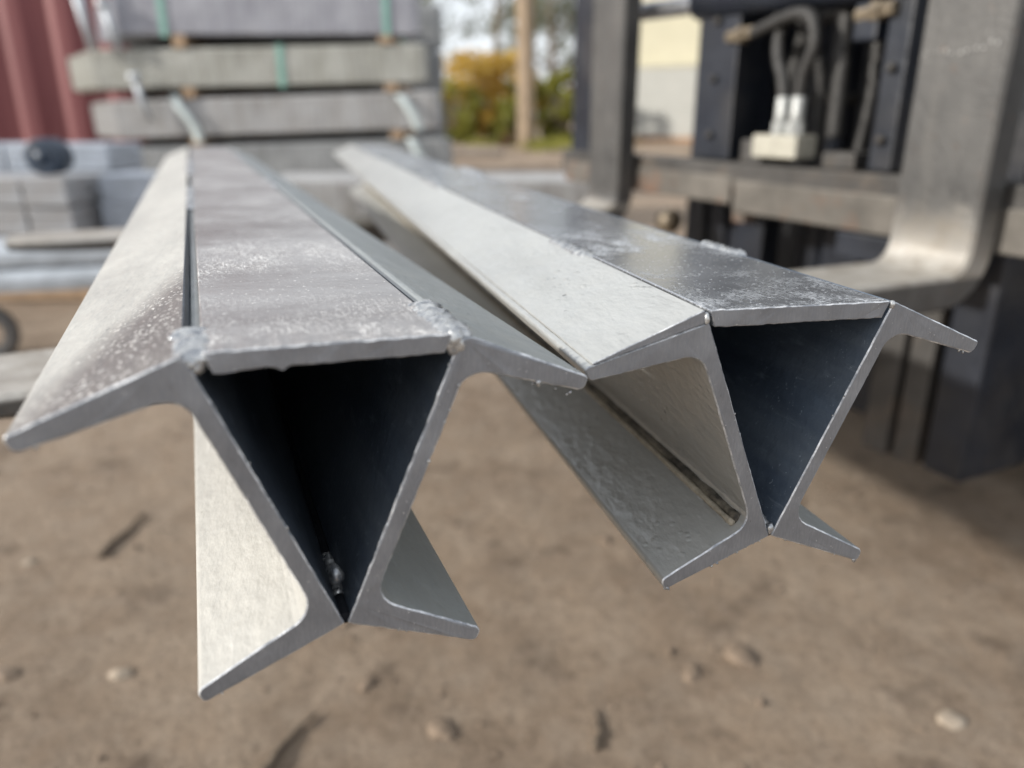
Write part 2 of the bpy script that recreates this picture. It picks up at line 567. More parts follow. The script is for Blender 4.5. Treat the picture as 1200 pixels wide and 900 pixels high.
def make_plate(name, hl, hr, L, th, mat, parent, seed, ragged):
    v1 = D_ * cos(A_)
    k = tan(A_) * th
    poly = [(-hl, v1, 0.0006), (-hl + k, v1 - th, 0.0004), (hr - k, v1 - th, 0.0004), (hr, v1, 0.0006)]
    pr = fillet(poly, 0.0009)
    def rag(p, nrm, ring):
        if nrm.y < -0.6:      # underside at the cut edge: dripping, uneven zinc
            q = noise.noise(Vector((p.x * 95, seed, 0.0))) * 0.0011 + noise.noise(Vector((p.x * 330, seed, 3.0))) * 0.0005
            drip = 0.0017 * math.exp(-((p.x - ragged[0]) / 0.0013) ** 2) + 0.0006 * math.exp(-((p.x - ragged[1]) / 0.003) ** 2)
            return Vector((0, (-drip + q * 0.45) * (1 - ring * 0.22)))
        if nrm.y > 0.6:
            return Vector((0, noise.noise(Vector((p.x * 260, seed, 8.0))) * 0.00035))
        return Vector((0, 0))
    def inn(p, q):
        return 2 if (p.y < v1 - th + 1e-4 and q.y < v1 - th + 1e-4) else 0
    me = extrude_profile(name, [Vector((p.x, p.y)) for p in pr], L, None, inn, seed, 0.00012, 0.0004, rag if ragged else None)
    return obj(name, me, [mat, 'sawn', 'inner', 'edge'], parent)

def make_post(apex, yaw, roll, L, label, mats, first):
    # base = the lower flange tips the post rests on
    rot = Matrix.Rotation(R(-yaw), 4, 'Z') @ Matrix.Rotation(R(-roll), 4, 'Y')
    root = empty('welded_steel_post')
    root.matrix_world = Matrix.Translation((apex[0], apex[1], apex[2] + Z0)) @ rot
    tag(root, label, 'steel post', 'galvanised posts lying on the forks')
    ml, mr, mp = mats
    inn_ = 'inner' if first else 'inner2'
    if first:
        pl = channel_prof(-1)
        pr = channel_prof(1, top_r=0.0042)
    else:
        pl = channel_prof(-1, drop=0.0046)
        pr = channel_prof(1)
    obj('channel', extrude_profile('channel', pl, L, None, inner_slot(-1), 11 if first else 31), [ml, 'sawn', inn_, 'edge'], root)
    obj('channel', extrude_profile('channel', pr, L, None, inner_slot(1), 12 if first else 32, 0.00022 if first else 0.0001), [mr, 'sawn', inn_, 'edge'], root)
    h = D_ * sin(A_)
    v1 = D_ * cos(A_)
    if first:
        make_plate('top_plate', h - 0.0040, h - 0.0026, L - 0.004, 0.0058, mp, root, 3.3, (-0.0135, -0.030))
        bm = bmesh.new()
        bmesh.ops.create_icosphere(bm, subdivisions=4, radius=1, matrix=Matrix.Translation((-h + 0.0034, 0.006, v1 - 0.0036)) @ Matrix.Rotation(A_, 4, 'Y') @ Matrix.Diagonal((0.0026, 0.0066, 0.0042, 1)))
        for vv in bm.verts: vv.co += vv.normal * (0.0007 * noise.noise(vv.co * 420) + 0.0003 * noise.noise(vv.co * 1300))
        obj('weld_plug', from_bm('weld_plug', bm, True), 'weld', root)
        # weld runs that tie plate and channels together
        bead('weld_bead', (-h + 0.0025, -0.0002, v1 - 0.0012), (-h + 0.002, 0.029, v1 - 0.0008), 0.0115, 0.0019, 2, root)
        bead('weld_bead', (h - 0.0010, 0.0006, v1 - 0.0008), (h - 0.0012, 0.042, v1 - 0.0004), 0.0115, 0.0025, 5, root)
        bead('weld_bead', (-h + 0.002, 0.37, v1 - 0.0012), (-h + 0.002, 0.55, v1 - 0.001), 0.0075, 0.0022, 8, root, 90)
        bead('weld_bead', (h - 0.001, 0.55, v1 - 0.001), (h - 0.001, 0.64, v1 - 0.001), 0.009, 0.003, 9, root)
        bead('weld_bead', (-h + 0.002, 0.72, v1 - 0.001), (-h + 0.002, 1.06, v1 - 0.001), 0.009, 0.0028, 10, root, 120)
        bead('weld_bead', (h - 0.001, 1.1, v1 - 0.001), (h - 0.001, 1.2, v1 - 0.001), 0.009, 0.0035, 14, root)
        # zinc lump in the corner of the cut end, left and right
        bm = bmesh.new()
        for (u, y, v, r, sq) in ((-h + 0.0018, 0.0018, v1 - 0.0026, 0.0027, 0.7),):
            bmesh.ops.create_icosphere(bm, subdivisions=3, radius=1, matrix=Matrix.Translation((u, y, v)) @ Matrix.Diagonal((r, r * 0.75, r * sq, 1)))
        for vv in bm.verts: vv.co += vv.normal * 0.0009 * noise.noise(vv.co * 500)
        obj('zinc_lump', from_bm('zinc_lump', bm, True), 'weld', root)
        bm = bmesh.new()
        for (u, y, v, r, sq) in ((h - 0.0014, 0.0014, v1 - 0.0030, 0.0030, 1.6),):
            bmesh.ops.create_icosphere(bm, subdivisions=3, radius=1, matrix=Matrix.Translation((u, y, v)) @ Matrix.Diagonal((r, r * 0.7, r * sq, 1)))
        for vv in bm.verts: vv.co += vv.normal * 0.0009 * noise.noise(vv.co * 480 + Vector((3, 3, 3)))
        obj('zinc_lump', from_bm('zinc_lump', bm, True), 'weld', root)
        # weld at the bottom of the box and small spatter
        bead('weld_bead', (0.0, 0.012, 0.0026), (0.0, 0.04, 0.0026), 0.004, 0.0026, 6, root)
        for (u, y, v, r, sq) in ((-0.0008, 0.012, 0.011, 0.0022, 1.6),):
            bm = bmesh.new()
            bmesh.ops.create_icosphere(bm, subdivisions=3, radius=1, matrix=Matrix.Translation((u, y, v)) @ Matrix.Diagonal((r, r * 1.6, r * sq, 1)))
        for vv in bm.verts: vv.co += vv.normal * 0.001 * noise.noise(vv.co * 420)
        obj('zinc_lump', from_bm('zinc_lump', bm, True), 'weld', root)
    else:
        make_plate('top_plate', h - 0.0011, h - 0.0011, L - 0.004, 0.0062, mp, root, 7.1, (0.5, 0.6))
        # thin wedge strip lying on the left channel's top flange
        g = 0.0004
        wed = [(0.0004, D_ - 0.0046 + 0.0003, 0.0002), (B_ - 0.003, D_ - 0.0001, 0.0001), (B_ - 0.0035, D_ + 0.0004, 0.0001), (0.0004, D_ + 0.0004, 0.0004)]
        pw = []
        for p in fillet(wed):
            x = p.x + g
            pw.append(Vector((-(cos(A_) * x + sin(A_) * p.y), -sin(A_) * x + cos(A_) * p.y)))
        obj('wedge_strip', extrude_profile('wedge_strip', pw, L - 0.002, None, None, 41, 0.00008, 0.0003), [ml, 'sawn', 'inner', 'edge'], root)
        bead('weld_bead', (-h + 0.0006, 0.112, v1 - 0.001), (-h + 0.0006, 0.170, v1 - 0.001), 0.009, 0.0024, 21, root)
        bead('weld_bead', (h + 0.0004, 0.106, v1 - 0.001), (h + 0.0004, 0.142, v1 - 0.001), 0.010, 0.0028, 22, root)
        bead('weld_bead', (-h + 0.0006, 0.50, v1 - 0.001), (-h + 0.0006, 0.60, v1 - 0.001), 0.010, 0.0035, 23, root)
        bead('weld_bead', (h + 0.0004, 0.66, v1 - 0.001), (h + 0.0004, 0.78, v1 - 0.001), 0.012, 0.004, 24, root)
        bead('weld_bead', (-h + 0.0006, 1.1, v1 - 0.001), (-h + 0.0006, 1.2, v1 - 0.001), 0.010, 0.004, 25, root)
        bead('weld_bead', (-0.0, 0.003, 0.0026), (0.0, 0.05, 0.0028), 0.0045, 0.003, 26, root)
        for (u, y, v, r, sq) in ((-h + 0.0002, 0.0003, v1 - 0.003, 0.0011, 2.0), (h + 0.0001, 0.0006, v1 - 0.0016, 0.0012, 1.5), (0, 0.0012, 0.0025, 0.0016, 1.7)):
            bm = bmesh.new()
            bmesh.ops.create_icosphere(bm, subdivisions=2, radius=1, matrix=Matrix.Translation((u, y, v)) @ Matrix.Diagonal((r, r, r * sq, 1)))
            for vv in bm.verts: vv.co += vv.normal * 0.0006 * noise.noise(vv.co * 700)
            obj('zinc_lump', from_bm('zinc_lump', bm, True), 'weld', root)
    # root weld closing the bottom of the box, and the filler seen down in the open slot
    cyl('root_weld', (0, 0.0010, 0.0014), (0, L - 0.01, 0.0014), 0.0020, 'rootdark', root, 10)
    if first:
        cyl('slot_filler', (-h + 0.0032, 0.02, v1 - 0.0046), (-h + 0.0032, L - 0.05, v1 - 0.0046), 0.0022, 'zinc_b', root, 10)
    # burrs and specks on the cut edges
    rnd = random.Random(5 if first else 6)
    sp = []
    def chan_pt(side, x, y):
        return side * (cos(A_) * x + sin(A_) * y), -sin(A_) * x + cos(A_) * y
    for _ in range(26 if first else 20):
        side = rnd.choice((-1, 1, 1))
        x, y = rnd.choice(((TW, rnd.uniform(.03, .088)), (0.0004, rnd.uniform(.02, .09)), (rnd.uniform(.012, .045), D_ - 0.0062), (rnd.uniform(.004, .045), 0.0)))
        u, v = chan_pt(side, x, y)
        sp.append((u, rnd.uniform(0, .0012), v, rnd.uniform(.00025, .0006)))
    if first:
        for k in range(16):
            u, v = chan_pt(1, rnd.uniform(.010, .044), D_ - rnd.uniform(.0058, .0082))
            sp.append((u, rnd.uniform(0, .0015), v, rnd.uniform(.0003, .0010)))
        for k in range(10):
            u, v = chan_pt(1, TW, rnd.uniform(.035, .085))
            sp.append((u, rnd.uniform(0, .001), v, rnd.uniform(.0003, .0007)))
    if not first:
        for k in range(16):
            u, v = chan_pt(-1, rnd.uniform(.004, .028), -0.0002)
            sp.append((u, rnd.uniform(0, .001), v, rnd.uniform(.0003, .0006)))
        for s_ in (-1, 1):
            u, v = chan_pt(s_, B_ - 0.001, 0.0)
            sp.append((u, 0.0005, v, 0.0011)); sp.append((u + s_ * 0.0006, 0.001, v - 0.0006, 0.0007))
    burrs('zinc_specks', sp, root)
    return root

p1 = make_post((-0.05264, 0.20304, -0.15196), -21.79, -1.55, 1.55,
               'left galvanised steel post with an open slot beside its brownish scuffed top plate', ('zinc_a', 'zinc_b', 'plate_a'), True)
p2 = make_post((0.10149, 0.26275, -0.15552), -15.36, -1.10, 1.68,
               'galvanised steel post with blue-grey top plate and pale flange, nearer the forklift', ('zinc_c', 'zinc_b', 'plate_b'), False)
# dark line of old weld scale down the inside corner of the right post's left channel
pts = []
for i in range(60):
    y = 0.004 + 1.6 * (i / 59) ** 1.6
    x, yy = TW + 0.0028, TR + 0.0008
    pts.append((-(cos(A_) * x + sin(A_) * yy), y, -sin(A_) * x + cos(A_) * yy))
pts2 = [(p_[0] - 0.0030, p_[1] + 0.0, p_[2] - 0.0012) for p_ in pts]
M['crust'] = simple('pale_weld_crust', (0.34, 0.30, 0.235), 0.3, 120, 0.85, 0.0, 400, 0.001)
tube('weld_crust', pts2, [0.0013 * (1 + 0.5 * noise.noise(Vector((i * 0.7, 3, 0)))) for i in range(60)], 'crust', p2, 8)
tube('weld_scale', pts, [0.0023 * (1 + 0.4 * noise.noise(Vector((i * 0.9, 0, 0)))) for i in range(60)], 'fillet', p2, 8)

# ---------------------------------------------------------------- background materials
M['navy'] = simple('navy_black_paint', (0.0115, 0.0145, 0.022), 0.35, 9, 0.42, 0.0, 60, 0.001, 0.45, dirt=(0.038, 0.036, 0.036))
M['black'] = simple('black_grease', (0.004, 0.0045, 0.006), 0.3, 20, 0.6, spec=0.3)
M['fork'] = simple('worn_fork_steel', (0.22, 0.212, 0.205), 0.25, 14, 0.46, 0.3, 120, 0.0008, dirt=(0.36, 0.325, 0.28))
def fork_mat(name, heel):
    n = NT(name)
    x_, y_, z_ = n.xyz()
    c = n.mix(n.ramp(n.noise(14, 5, 0.65), 0.32, 0.68), (0.058, 0.057, 0.056), (0.10, 0.097, 0.093))
    st_ = n.noise(60, 3, 0.6, vec=n.map((1, 1, 0.08)))
    c = n.mix(n.ramp(st_, 0.55, 0.7, 0, 0.3), c, (0.15, 0.142, 0.13))
    wear = n.ramp(n.math('ADD', z_, n.math('MULTIPLY', n.math('SUBTRACT', n.noise(13, 5, 0.7), 0.5), 1.8 * heel)), heel * 0.2, heel, 1.0, 0.0)
    wear = n.math('MULTIPLY', wear, n.ramp(z_, -0.006, -0.002))
    c = n.mix(wear, c, n.mix(n.ramp(n.noise(25, 5), 0.35, 0.65), (0.25, 0.225, 0.19), (0.43, 0.41, 0.375)))
    c = n.mix(n.ramp(n.noise(38, 5, 0.75), 0.60, 0.72, 0, 0.6), c, (0.15, 0.085, 0.05))
    n.set('Base Color', c); n.set('Metallic', 0.2)
    n.set('Roughness', n.ramp(n.noise(30, 4), 0.3, 0.7, 0.36, 0.60))
    n.set('Normal', n.bump(n.noise(120, 5), 0.0008))
    return n.m
M['fork'] = fork_mat('worn_fork_steel', 0.075)
M['fork2'] = fork_mat('worn_fork_steel_dark_heel', 0.018)
M['dullsteel'] = simple('dull_steel', (0.16, 0.155, 0.15), 0.25, 14, 0.5, 0.3)
M['bar'] = simple('worn_carriage_steel', (0.115, 0.105, 0.092), 0.35, 12, 0.6, 0.2, 120, 0.001, dirt=(0.19, 0.085, 0.042))
M['rail'] = simple('dusty_mast_steel', (0.055, 0.052, 0.049), 0.35, 11, 0.6, 0.2, 90, 0.001, dirt=(0.115, 0.09, 0.068))
M['chrome'] = simple('polished_rod', (0.62, 0.63, 0.66), 0.08, 8, 0.22, 0.9)
M['hose'] = simple('rubber_hose', (0.026, 0.025, 0.024), 0.3, 60, 0.6)
M['fitting'] = simple('zinc_fitting', (0.40, 0.41, 0.40), 0.15, 60, 0.4, 0.3)
M['brass'] = simple('brass_fitting', (0.22, 0.18, 0.13), 0.25, 60, 0.45, 0.4)
M['block'] = simple('cream_valve_block', (0.36, 0.345, 0.29), 0.15, 40, 0.55)
M['tyre'] = simple('tyre_rubber', (0.022, 0.021, 0.020), 0.3, 30, 0.8, dirt=(0.08, 0.065, 0.05))
M['rim'] = simple('pale_wheel_rim', (0.45, 0.43, 0.40), 0.2, 25, 0.5)
M['mark'] = simple('white_paint_marker', (0.30, 0.30, 0.29), 0.3, 200, 0.7)

# ---------------------------------------------------------------- forklift (local x = back along the forks, y = across, away from the camera)
TH = R(25)
ef = Vector((cos(TH), sin(TH), 0)); es = Vector((-sin(TH), cos(TH), 0))
T0, S0 = 1.05, 1.03
fo = ef * T0 + es * S0
fl = empty('forklift', (fo.x, fo.y, 0), (0, 0, TH))
tag(fl, 'dark navy forklift at the right carrying the posts on its two forks', 'forklift')
def LB(name, t0, t1, s0, s1, z0, z1, mat, parent=fl, bev=0.003):
    return box(name, t0 - T0, t1 - T0, s0 - S0, s1 - S0, z0 + Z0, z1 + Z0, mat, parent, bev, 2)
def LP(t, s, z): return (t - T0, s - S0, z + Z0)
FT = -0.1725
def fork_mesh(width):
    """L-shaped fork lofted from tip to shank top; heel inner corner at x=0, z=0, blade towards -x"""
    st = []
    for x in (-1.035, -1.03, -1.01, -0.98, -0.95, -0.90, -0.8, -0.6, -0.4, -0.2, -0.1, -0.04):
        th = 0.040 if x > -0.35 else 0.014 + 0.026 * (x + 1.035) / 0.685
        wv = 1.0 if x > -0.95 else 1 - 0.35 * ((-0.95 - x) / 0.085) ** 2
        if x == -1.035: th *= 0.6
        st.append((Vector((x, 0)), Vector((x, -th)), wv))
    r = 0.028
    for k in range(9):
        a = -pi / 2 + pi / 2 * k / 8
        c = Vector((-r, r)); d = Vector((cos(a), sin(a)))
        st.append((c + d * r, c + d * (r + 0.040), 1.0))
    for z in (0.1, 0.3, 0.616, 0.62):
        st.append((Vector((0, z)), Vector((0.040, z)), 1.0))
    V, F = [], []
    for (i_, o_, wv) in st:
        hw = width / 2 * wv
        d = (o_ - i_); L = d.length; d.normalize(); e = min(0.004, L * 0.3)
        for (y, t) in ((-hw + e, 0), (hw - e, 0), (hw, e), (hw, L - e), (hw - e, L), (-hw + e, L), (-hw, L - e), (-hw, e)):
            p = i_ + d * t
            V.append((p.x, y, p.y))
    for i in range(len(st) - 1):
        for k in range(8):
            F.append((i * 8 + k, i * 8 + (k + 1) % 8, i * 8 + 8 + (k + 1) % 8, i * 8 + 8 + k))
    F.append(tuple(range(8))); F.append(tuple((len(st) - 1) * 8 + k for k in range(8)))
    me = pydata('fork', V, F)
    bm = bmesh.new(); bm.from_mesh(me); bmesh.ops.recalc_face_normals(bm, faces=bm.faces); bm.to_mesh(me); bm.free()
    return me
fm = fork_mesh(0.112)
f1 = obj('fork', fm, 'fork', fl); f1.location = LP(0.84, 0.621, FT)
fm2 = fm.copy(); fm2.materials.clear(); fm2.materials.append(M['fork2'])
f2 = obj('fork', fm2, 'fork2', fl); f2.location = LP(0.835, 1.362, FT)
# illegible white marks high on the near fork's shank
bm = bmesh.new()
rnd = random.Random(3)
for k in range(11):
    s = 0.668 - 0.0088 * k + rnd.uniform(-.002, .002)
    z = 0.079 + 0.004 * sin(k) * 0.5 + (0.006 if k > 8 else 0)
    hh = rnd.uniform(0.002, 0.0045); ww = rnd.uniform(0.001, 0.004)
    bbox(bm, -0.0012, 0.001, s - 0.621 - ww / 2, s - 0.621 + ww / 2, z - 0.012 - FT, z - 0.012 - FT + hh, 0.0004, 1)
obj('paint_mark', from_bm('paint_mark', bm), 'mark', f1)

# carriage
LB('carriage_bar', 0.884, 0.935, 0.40, 1.62, -0.113, -0.072, 'rail')
LB('carriage_bar', 0.880, 0.90, 0.36, 1.02, -0.150, -0.098, 'bar')
LB('carriage_bar', 0.881, 0.90, 1.03, 1.60, -0.139, -0.094, 'bar')
LB('carriage_bar', 0.884, 0.925, 0.40, 1.62, 0.30, 0.40, 'navy')
LB('carriage_foot', 0.885, 0.93, 0.70, 0.80, -0.19, -0.153, 'navy')
LB('carriage_side', 0.905, 0.99, 0.745, 0.782, -0.07, 0.36, 'navy')
LB('carriage_side', 0.905, 0.99, 1.07, 1.172, -0.07, 0.36, 'navy')
LB('guard_upright', 0.895, 0.94, 1.468, 1.50, -0.13, 0.75, 'navy')
LB('guard_upright', 0.897, 0.95, 1.522, 1.60, -0.13, 0.75, 'navy')
LB('guard_upright', 0.89, 0.93, 0.43, 0.50, -0.06, 0.75, 'navy')
# mast: nested channel rails, near and far side
for k, (s0, s1) in enumerate(((0.655, 0.718), (0.735, 0.778), (0.792, 0.842))):
    LB('mast_rail', 1.05 + 0.004 * k, 1.215 - 0.03 * k, s0, s1, -0.525 - 0.006 * k, 1.5, 'rail' if k else 'navy', fl, 0.006)
for k, (s0, s1) in enumerate(((1.30, 1.362), (1.24, 1.288), (1.185, 1.228))):
    LB('mast_rail', 1.05 + 0.004 * k, 1.215 - 0.03 * k, s0, s1, -0.525 - 0.006 * k, 1.5, 'navy', fl, 0.006)
LB('mast_crossbar', 1.10, 1.17, 0.843, 1.184, -0.50, -0.40, 'navy')
LB('mast_crossbar', 1.06, 1.12, 0.60, 1.46, 0.62, 0.72, 'navy')
# lift cylinders and chains
lc = cyl('lift_cylinder', LP(1.12, 1.055, -0.40), LP(1.12, 1.055, 0.55), 0.036, 'navy', fl, 28)
for z in (-0.18, 0.02, 0.15):
    cyl('cylinder_band', LP(1.12, 1.055, z), LP(1.12, 1.055, z + 0.018), 0.041, 'rail', lc, 28, 0.003)
for s in (0.865, 1.13):
    bm = bmesh.new()
    for k in range(70):
        z = -0.12 + k * 0.016 + Z0
        bbox(bm, 1.02 - T0, 1.028 - T0, s - S0 - (0.011 if k % 2 else 0.007), s - S0 + (0.011 if k % 2 else 0.007), z, z + 0.0145, 0.002, 1)
    obj('lift_chain', from_bm('lift_chain', bm), 'black', fl)
# side-shift cylinder across the carriage (dark barrel, polished rod at its far end) and couplings
cyl('shift_cylinder', LP(0.915, 0.80, 0.168), LP(0.915, 1.19, 0.184), 0.027, 'navy', fl, 24, 0.004)
cyl('shift_rod', LP(0.915, 1.15, 0.183), LP(0.915, 1.36, 0.190), 0.016, 'chrome', fl, 20)
for (s, z) in ((0.80, 0.128), (1.06, 0.122)):
    o = cyl('hose_coupling', LP(0.90, s - 0.032, z + 0.004), LP(0.90, s + 0.028, z), 0.0095, 'brass', fl, 6)
    cyl('coupling_nut', LP(0.90, s - 0.012, z + 0.002), LP(0.90, s + 0.004, z + 0.0015), 0.0135, 'brass', o, 6)
# valve block with two white fittings and looping hoses
LB('valve_block', 0.872, 0.915, 0.885, 0.978, -0.060, -0.026, 'block', fl, 0.004)
for s in (0.905, 0.936):
    o = cyl('hose_fitting', LP(0.888, s, -0.026), LP(0.888, s, 0.028), 0.0105, 'fitting', fl, 14, 0.001)
    cyl('fitting_collar', LP(0.888, s, -0.025), LP(0.888, s, -0.008), 0.0128, 'fitting', o, 6)
def arc(pts, nseg=24):
    P = [Vector(p) for p in pts]
    out = []
    for i in range(len(P) - 1):
        a = P[max(i - 1, 0)]; b = P[i]; c = P[i + 1]; d = P[min(i + 2, len(P) - 1)]
        for k in range(nseg // (len(P) - 1) + 1):
            t = k / (nseg // (len(P) - 1) + 1)
            out.append(0.5 * ((2 * b) + (c - a) * t + (2 * a - 5 * b + 4 * c - d) * t * t + (3 * b - a - 3 * c + d) * t ** 3))
    out.append(P[-1])
    return out
tube('hose', arc([LP(.888, .905, .026), LP(.886, .899, .06), LP(.884, .884, .095), LP(.884, .893, .130), LP(.886, .925, .140), LP(.892, .975, .134), LP(.90, 1.03, .124)]), 0.0095, 'hose', fl, 12)
tube('hose', arc([LP(.888, .936, .026), LP(.89, .945, .055), LP(.896, .965, .085), LP(.905, .975, .12), LP(.93, .965, .2), LP(.95, .95, .4)]), 0.0095, 'hose', fl, 12)
tube('hose', arc([LP(.93, .87, -.03), LP(.93, .872, .06), LP(.935, .88, .13), LP(.95, .875, .35)]), 0.012, 'hose', fl, 12)
cyl('guide_roller', LP(1.0, 0.775, 0.02), LP(1.0, 0.80, 0.02), 0.046, 'rail', fl, 28, 0.004)
cyl('guide_roller', LP(0.99, 0.745, -0.205), LP(0.99, 0.785, -0.205), 0.030, 'dullsteel', fl, 24, 0.004)
cyl('guide_roller', LP(0.985, 0.69, -0.208), LP(0.985, 0.715, -0.208), 0.022, 'dullsteel', fl, 24, 0.003)
cyl('guide_roller', LP(0.95, 1.27, -0.20), LP(0.95, 1.30, -0.20), 0.024, 'brass', fl, 24, 0.003)
# bolts, brackets and small fittings on carriage and mast
for z_ in (-0.03, 0.06, 0.15):
    cyl('bolt', LP(0.906, 0.763, z_), LP(0.897, 0.763, z_), 0.007, 'rail', fl, 6, 0.0015)
    cyl('bolt', LP(0.906, 1.12, z_), LP(0.897, 1.12, z_), 0.007, 'rail', fl, 6, 0.0015)
LB('bracket', 0.90, 0.97, 0.985, 1.035, -0.072, -0.035, 'rail', fl, 0.004)
LB('bracket', 0.90, 0.96, 0.80, 0.86, -0.072, -0.048, 'rail', fl, 0.004)
LB('bracket', 0.895, 0.93, 0.79, 0.83, 0.095, 0.142, 'navy', fl, 0.004)
LB('stop_block', 0.89, 0.92, 1.00, 1.03, -0.168, -0.14, 'bar', fl, 0.004)
LB('chain_anchor', 0.99, 1.03, 0.85, 0.885, -0.14, -0.10, 'dullsteel', fl, 0.003)
LB('under_plate', 1.00, 1.03, 0.86, 0.93, -0.40, -0.16, 'navy', fl, 0.004)
LB('under_plate', 0.99, 1.02, 1.06, 1.13, -0.40, -0.17, 'navy', fl, 0.004)
tube('hose', arc([LP(.96, 1.0, -.04), LP(.97, 1.01, .05), LP(.98, 1.0, .15), LP(1.0, .99, .40)]), 0.011, 'hose', fl, 10)
tube('hose', arc([LP(.95, .84, -.05), LP(.955, .835, .03), LP(.965, .845, .12), LP(.99, .85, .40)]), 0.008, 'hose', fl, 10)
tube('hose', arc([LP(.915, 1.0, .15), LP(.93, .96, .13), LP(.95, .93, .06), LP(.96, .93, -.06)]), 0.008, 'hose', fl, 10)
# truck body behind the mast
LB('front_cowl', 1.40, 1.52, 0.42, 1.585, -0.50, 0.30, 'black', fl, 0.01)
LB('dash_panel', 1.42, 1.60, 0.48, 1.56, 0.30, 0.75, 'black', fl, 0.01)
LB('body', 1.52, 2.75, 0.40, 1.57, -0.42, 0.16, 'navy', fl, 0.03)
LB('counterweight', 2.76, 3.35, 0.42, 1.55, -0.46, 0.42, 'navy', fl, 0.06)
LB('side_panel', 1.23, 1.39, 0.395, 0.60, -0.06, 0.55, 'navy', fl, 0.006)
for (t, s) in ((1.5, 0.47), (1.5, 1.50)):
    LB('guard_post', t, t + 0.06, s - 0.03, s + 0.03, 0.76, 1.65, 'navy', fl, 0.008)
LB('overhead_guard', 1.45, 2.75, 0.42, 1.56, 1.652, 1.70, 'navy', fl, 0.01)
for s in (0.47, 1.50):
    LB('guard_post', 2.68, 2.74, s - 0.03, s + 0.03, 0.165, 1.65, 'navy', fl, 0.008)
def wheel(t, s, r, wd):
    prof = [(r * 0.62, -wd / 2), (r * 0.92, -wd / 2), (r, -wd / 2 + 0.025), (r, wd / 2 - 0.025), (r * 0.92, wd / 2), (r * 0.62, wd / 2)]
    seg = 40
    V = [(p[0] * cos(2 * pi * k / seg), p[1], p[0] * sin(2 * pi * k / seg)) for k in range(seg) for p in prof]
    n_ = len(prof)
    F = [(k * n_ + i, k * n_ + (i + 1) % n_, ((k + 1) % seg) * n_ + (i + 1) % n_, ((k + 1) % seg) * n_ + i) for k in range(seg) for i in range(n_)]
    ty = obj('tyre', pydata('tyre', V, F, True), 'tyre', fl)
    ty.location = LP(t, s, r - Z0)
    o = cyl('rim', (0, -wd * 0.36, 0), (0, wd * 0.36, 0), r * 0.625, 'rim', ty, 32, 0.006)
wheel(1.72, 0.36, 0.25, 0.17); wheel(1.72, 1.66, 0.25, 0.17)
wheel(2.9, 0.38, 0.21, 0.15); wheel(2.9, 1.62, 0.21, 0.15)

# ---------------------------------------------------------------- stack of concrete sleepers
def concrete(name, a, b, stain):
    n = NT(name)
    c = n.mix(n.ramp(n.noise(7, 6, 0.65), 0.33, 0.67), a, b)
    c = n.mix(n.ramp(n.noise(20, 4, 0.6, vec=n.map((3.0, 1, 0.25))), 0.46, 0.66, 0, 0.75), c, stain)
    c = n.mix(n.ramp(n.noise(4, 6, 0.75, vec=n.map((1.5, 1, 0.6), loc=(3, 1, 8))), 0.52, 0.68, 0, 0.55), c, tuple(v * 0.55 for v in stain))
    c = n.mix(n.ramp(n.noise(160, 3, 0.7), 0.6, 0.72, 0, 0.5), c, tuple(v * 0.5 for v in a))
    n.set('Base Color', c)
    n.set('Roughness', 0.85)
    n.set('Normal', n.bump(n.noise(60, 6, 0.65), 0.004))
    return n.m
M['conc1'] = concrete('concrete_blue_grey', (0.27, 0.275, 0.31), (0.36, 0.365, 0.40), (0.22, 0.22, 0.25))
M['conc2'] = concrete('concrete_warm_grey', (0.31, 0.31, 0.28), (0.42, 0.42, 0.39), (0.24, 0.235, 0.20))
M['conc3'] = concrete('concrete_mid_grey', (0.30, 0.30, 0.30), (0.39, 0.39, 0.395), (0.25, 0.235, 0.215))
M['conc4'] = concrete('concrete_dark_grey', (0.22, 0.23, 0.235), (0.31, 0.32, 0.325), (0.18, 0.18, 0.18))
M['timber'] = simple('rough_timber', (0.36, 0.25, 0.16), 0.3, 30, 0.85)
M['greenstrap'] = simple('green_strap', (0.22, 0.42, 0.36), 0.15, 30, 0.5)
M['whitestrap'] = simple('pale_strap', (0.55, 0.62, 0.62), 0.12, 30, 0.5)
M['galv'] = simple('galvanised_steel_yard', (0.46, 0.49, 0.52), 0.2, 14, 0.5, 0.3)
def sleeper_mesh(L, H=0.205, Tk=0.078):
    """bevelled concrete sleeper with a slightly uneven long face; centre origin"""
    nx, nz = 44, 6
    prof = fillet([(-Tk / 2, -H / 2, .014), (Tk / 2, -H / 2, .014), (Tk / 2, H / 2, .014), (-Tk / 2, H / 2, .014)], 0.03)
    N = len(prof)
    V, F = [], []
    for i in range(nx + 1):
        x = -L / 2 + L * i / nx
        e = 0.012 if i in (0, nx) else 0
        for p in prof:
            q = Vector((p.x * (1 - e * 14), p.y * (1 - e * 6)))
            dn = 0.0025 * noise.noise(Vector((x * 9, p.x * 20, p.y * 12 + L)))
            V.append((x, q.x + dn, q.y + dn))
    for i in range(nx):
        for k in range(N):
            F.append((i * N + k, i * N + (k + 1) % N, (i + 1) * N + (k + 1) % N, (i + 1) * N + k))
    F.append(tuple(range(N))[::-1]); F.append(tuple(nx * N + k for k in range(N)))
    return pydata('concrete_sleeper', V, F)
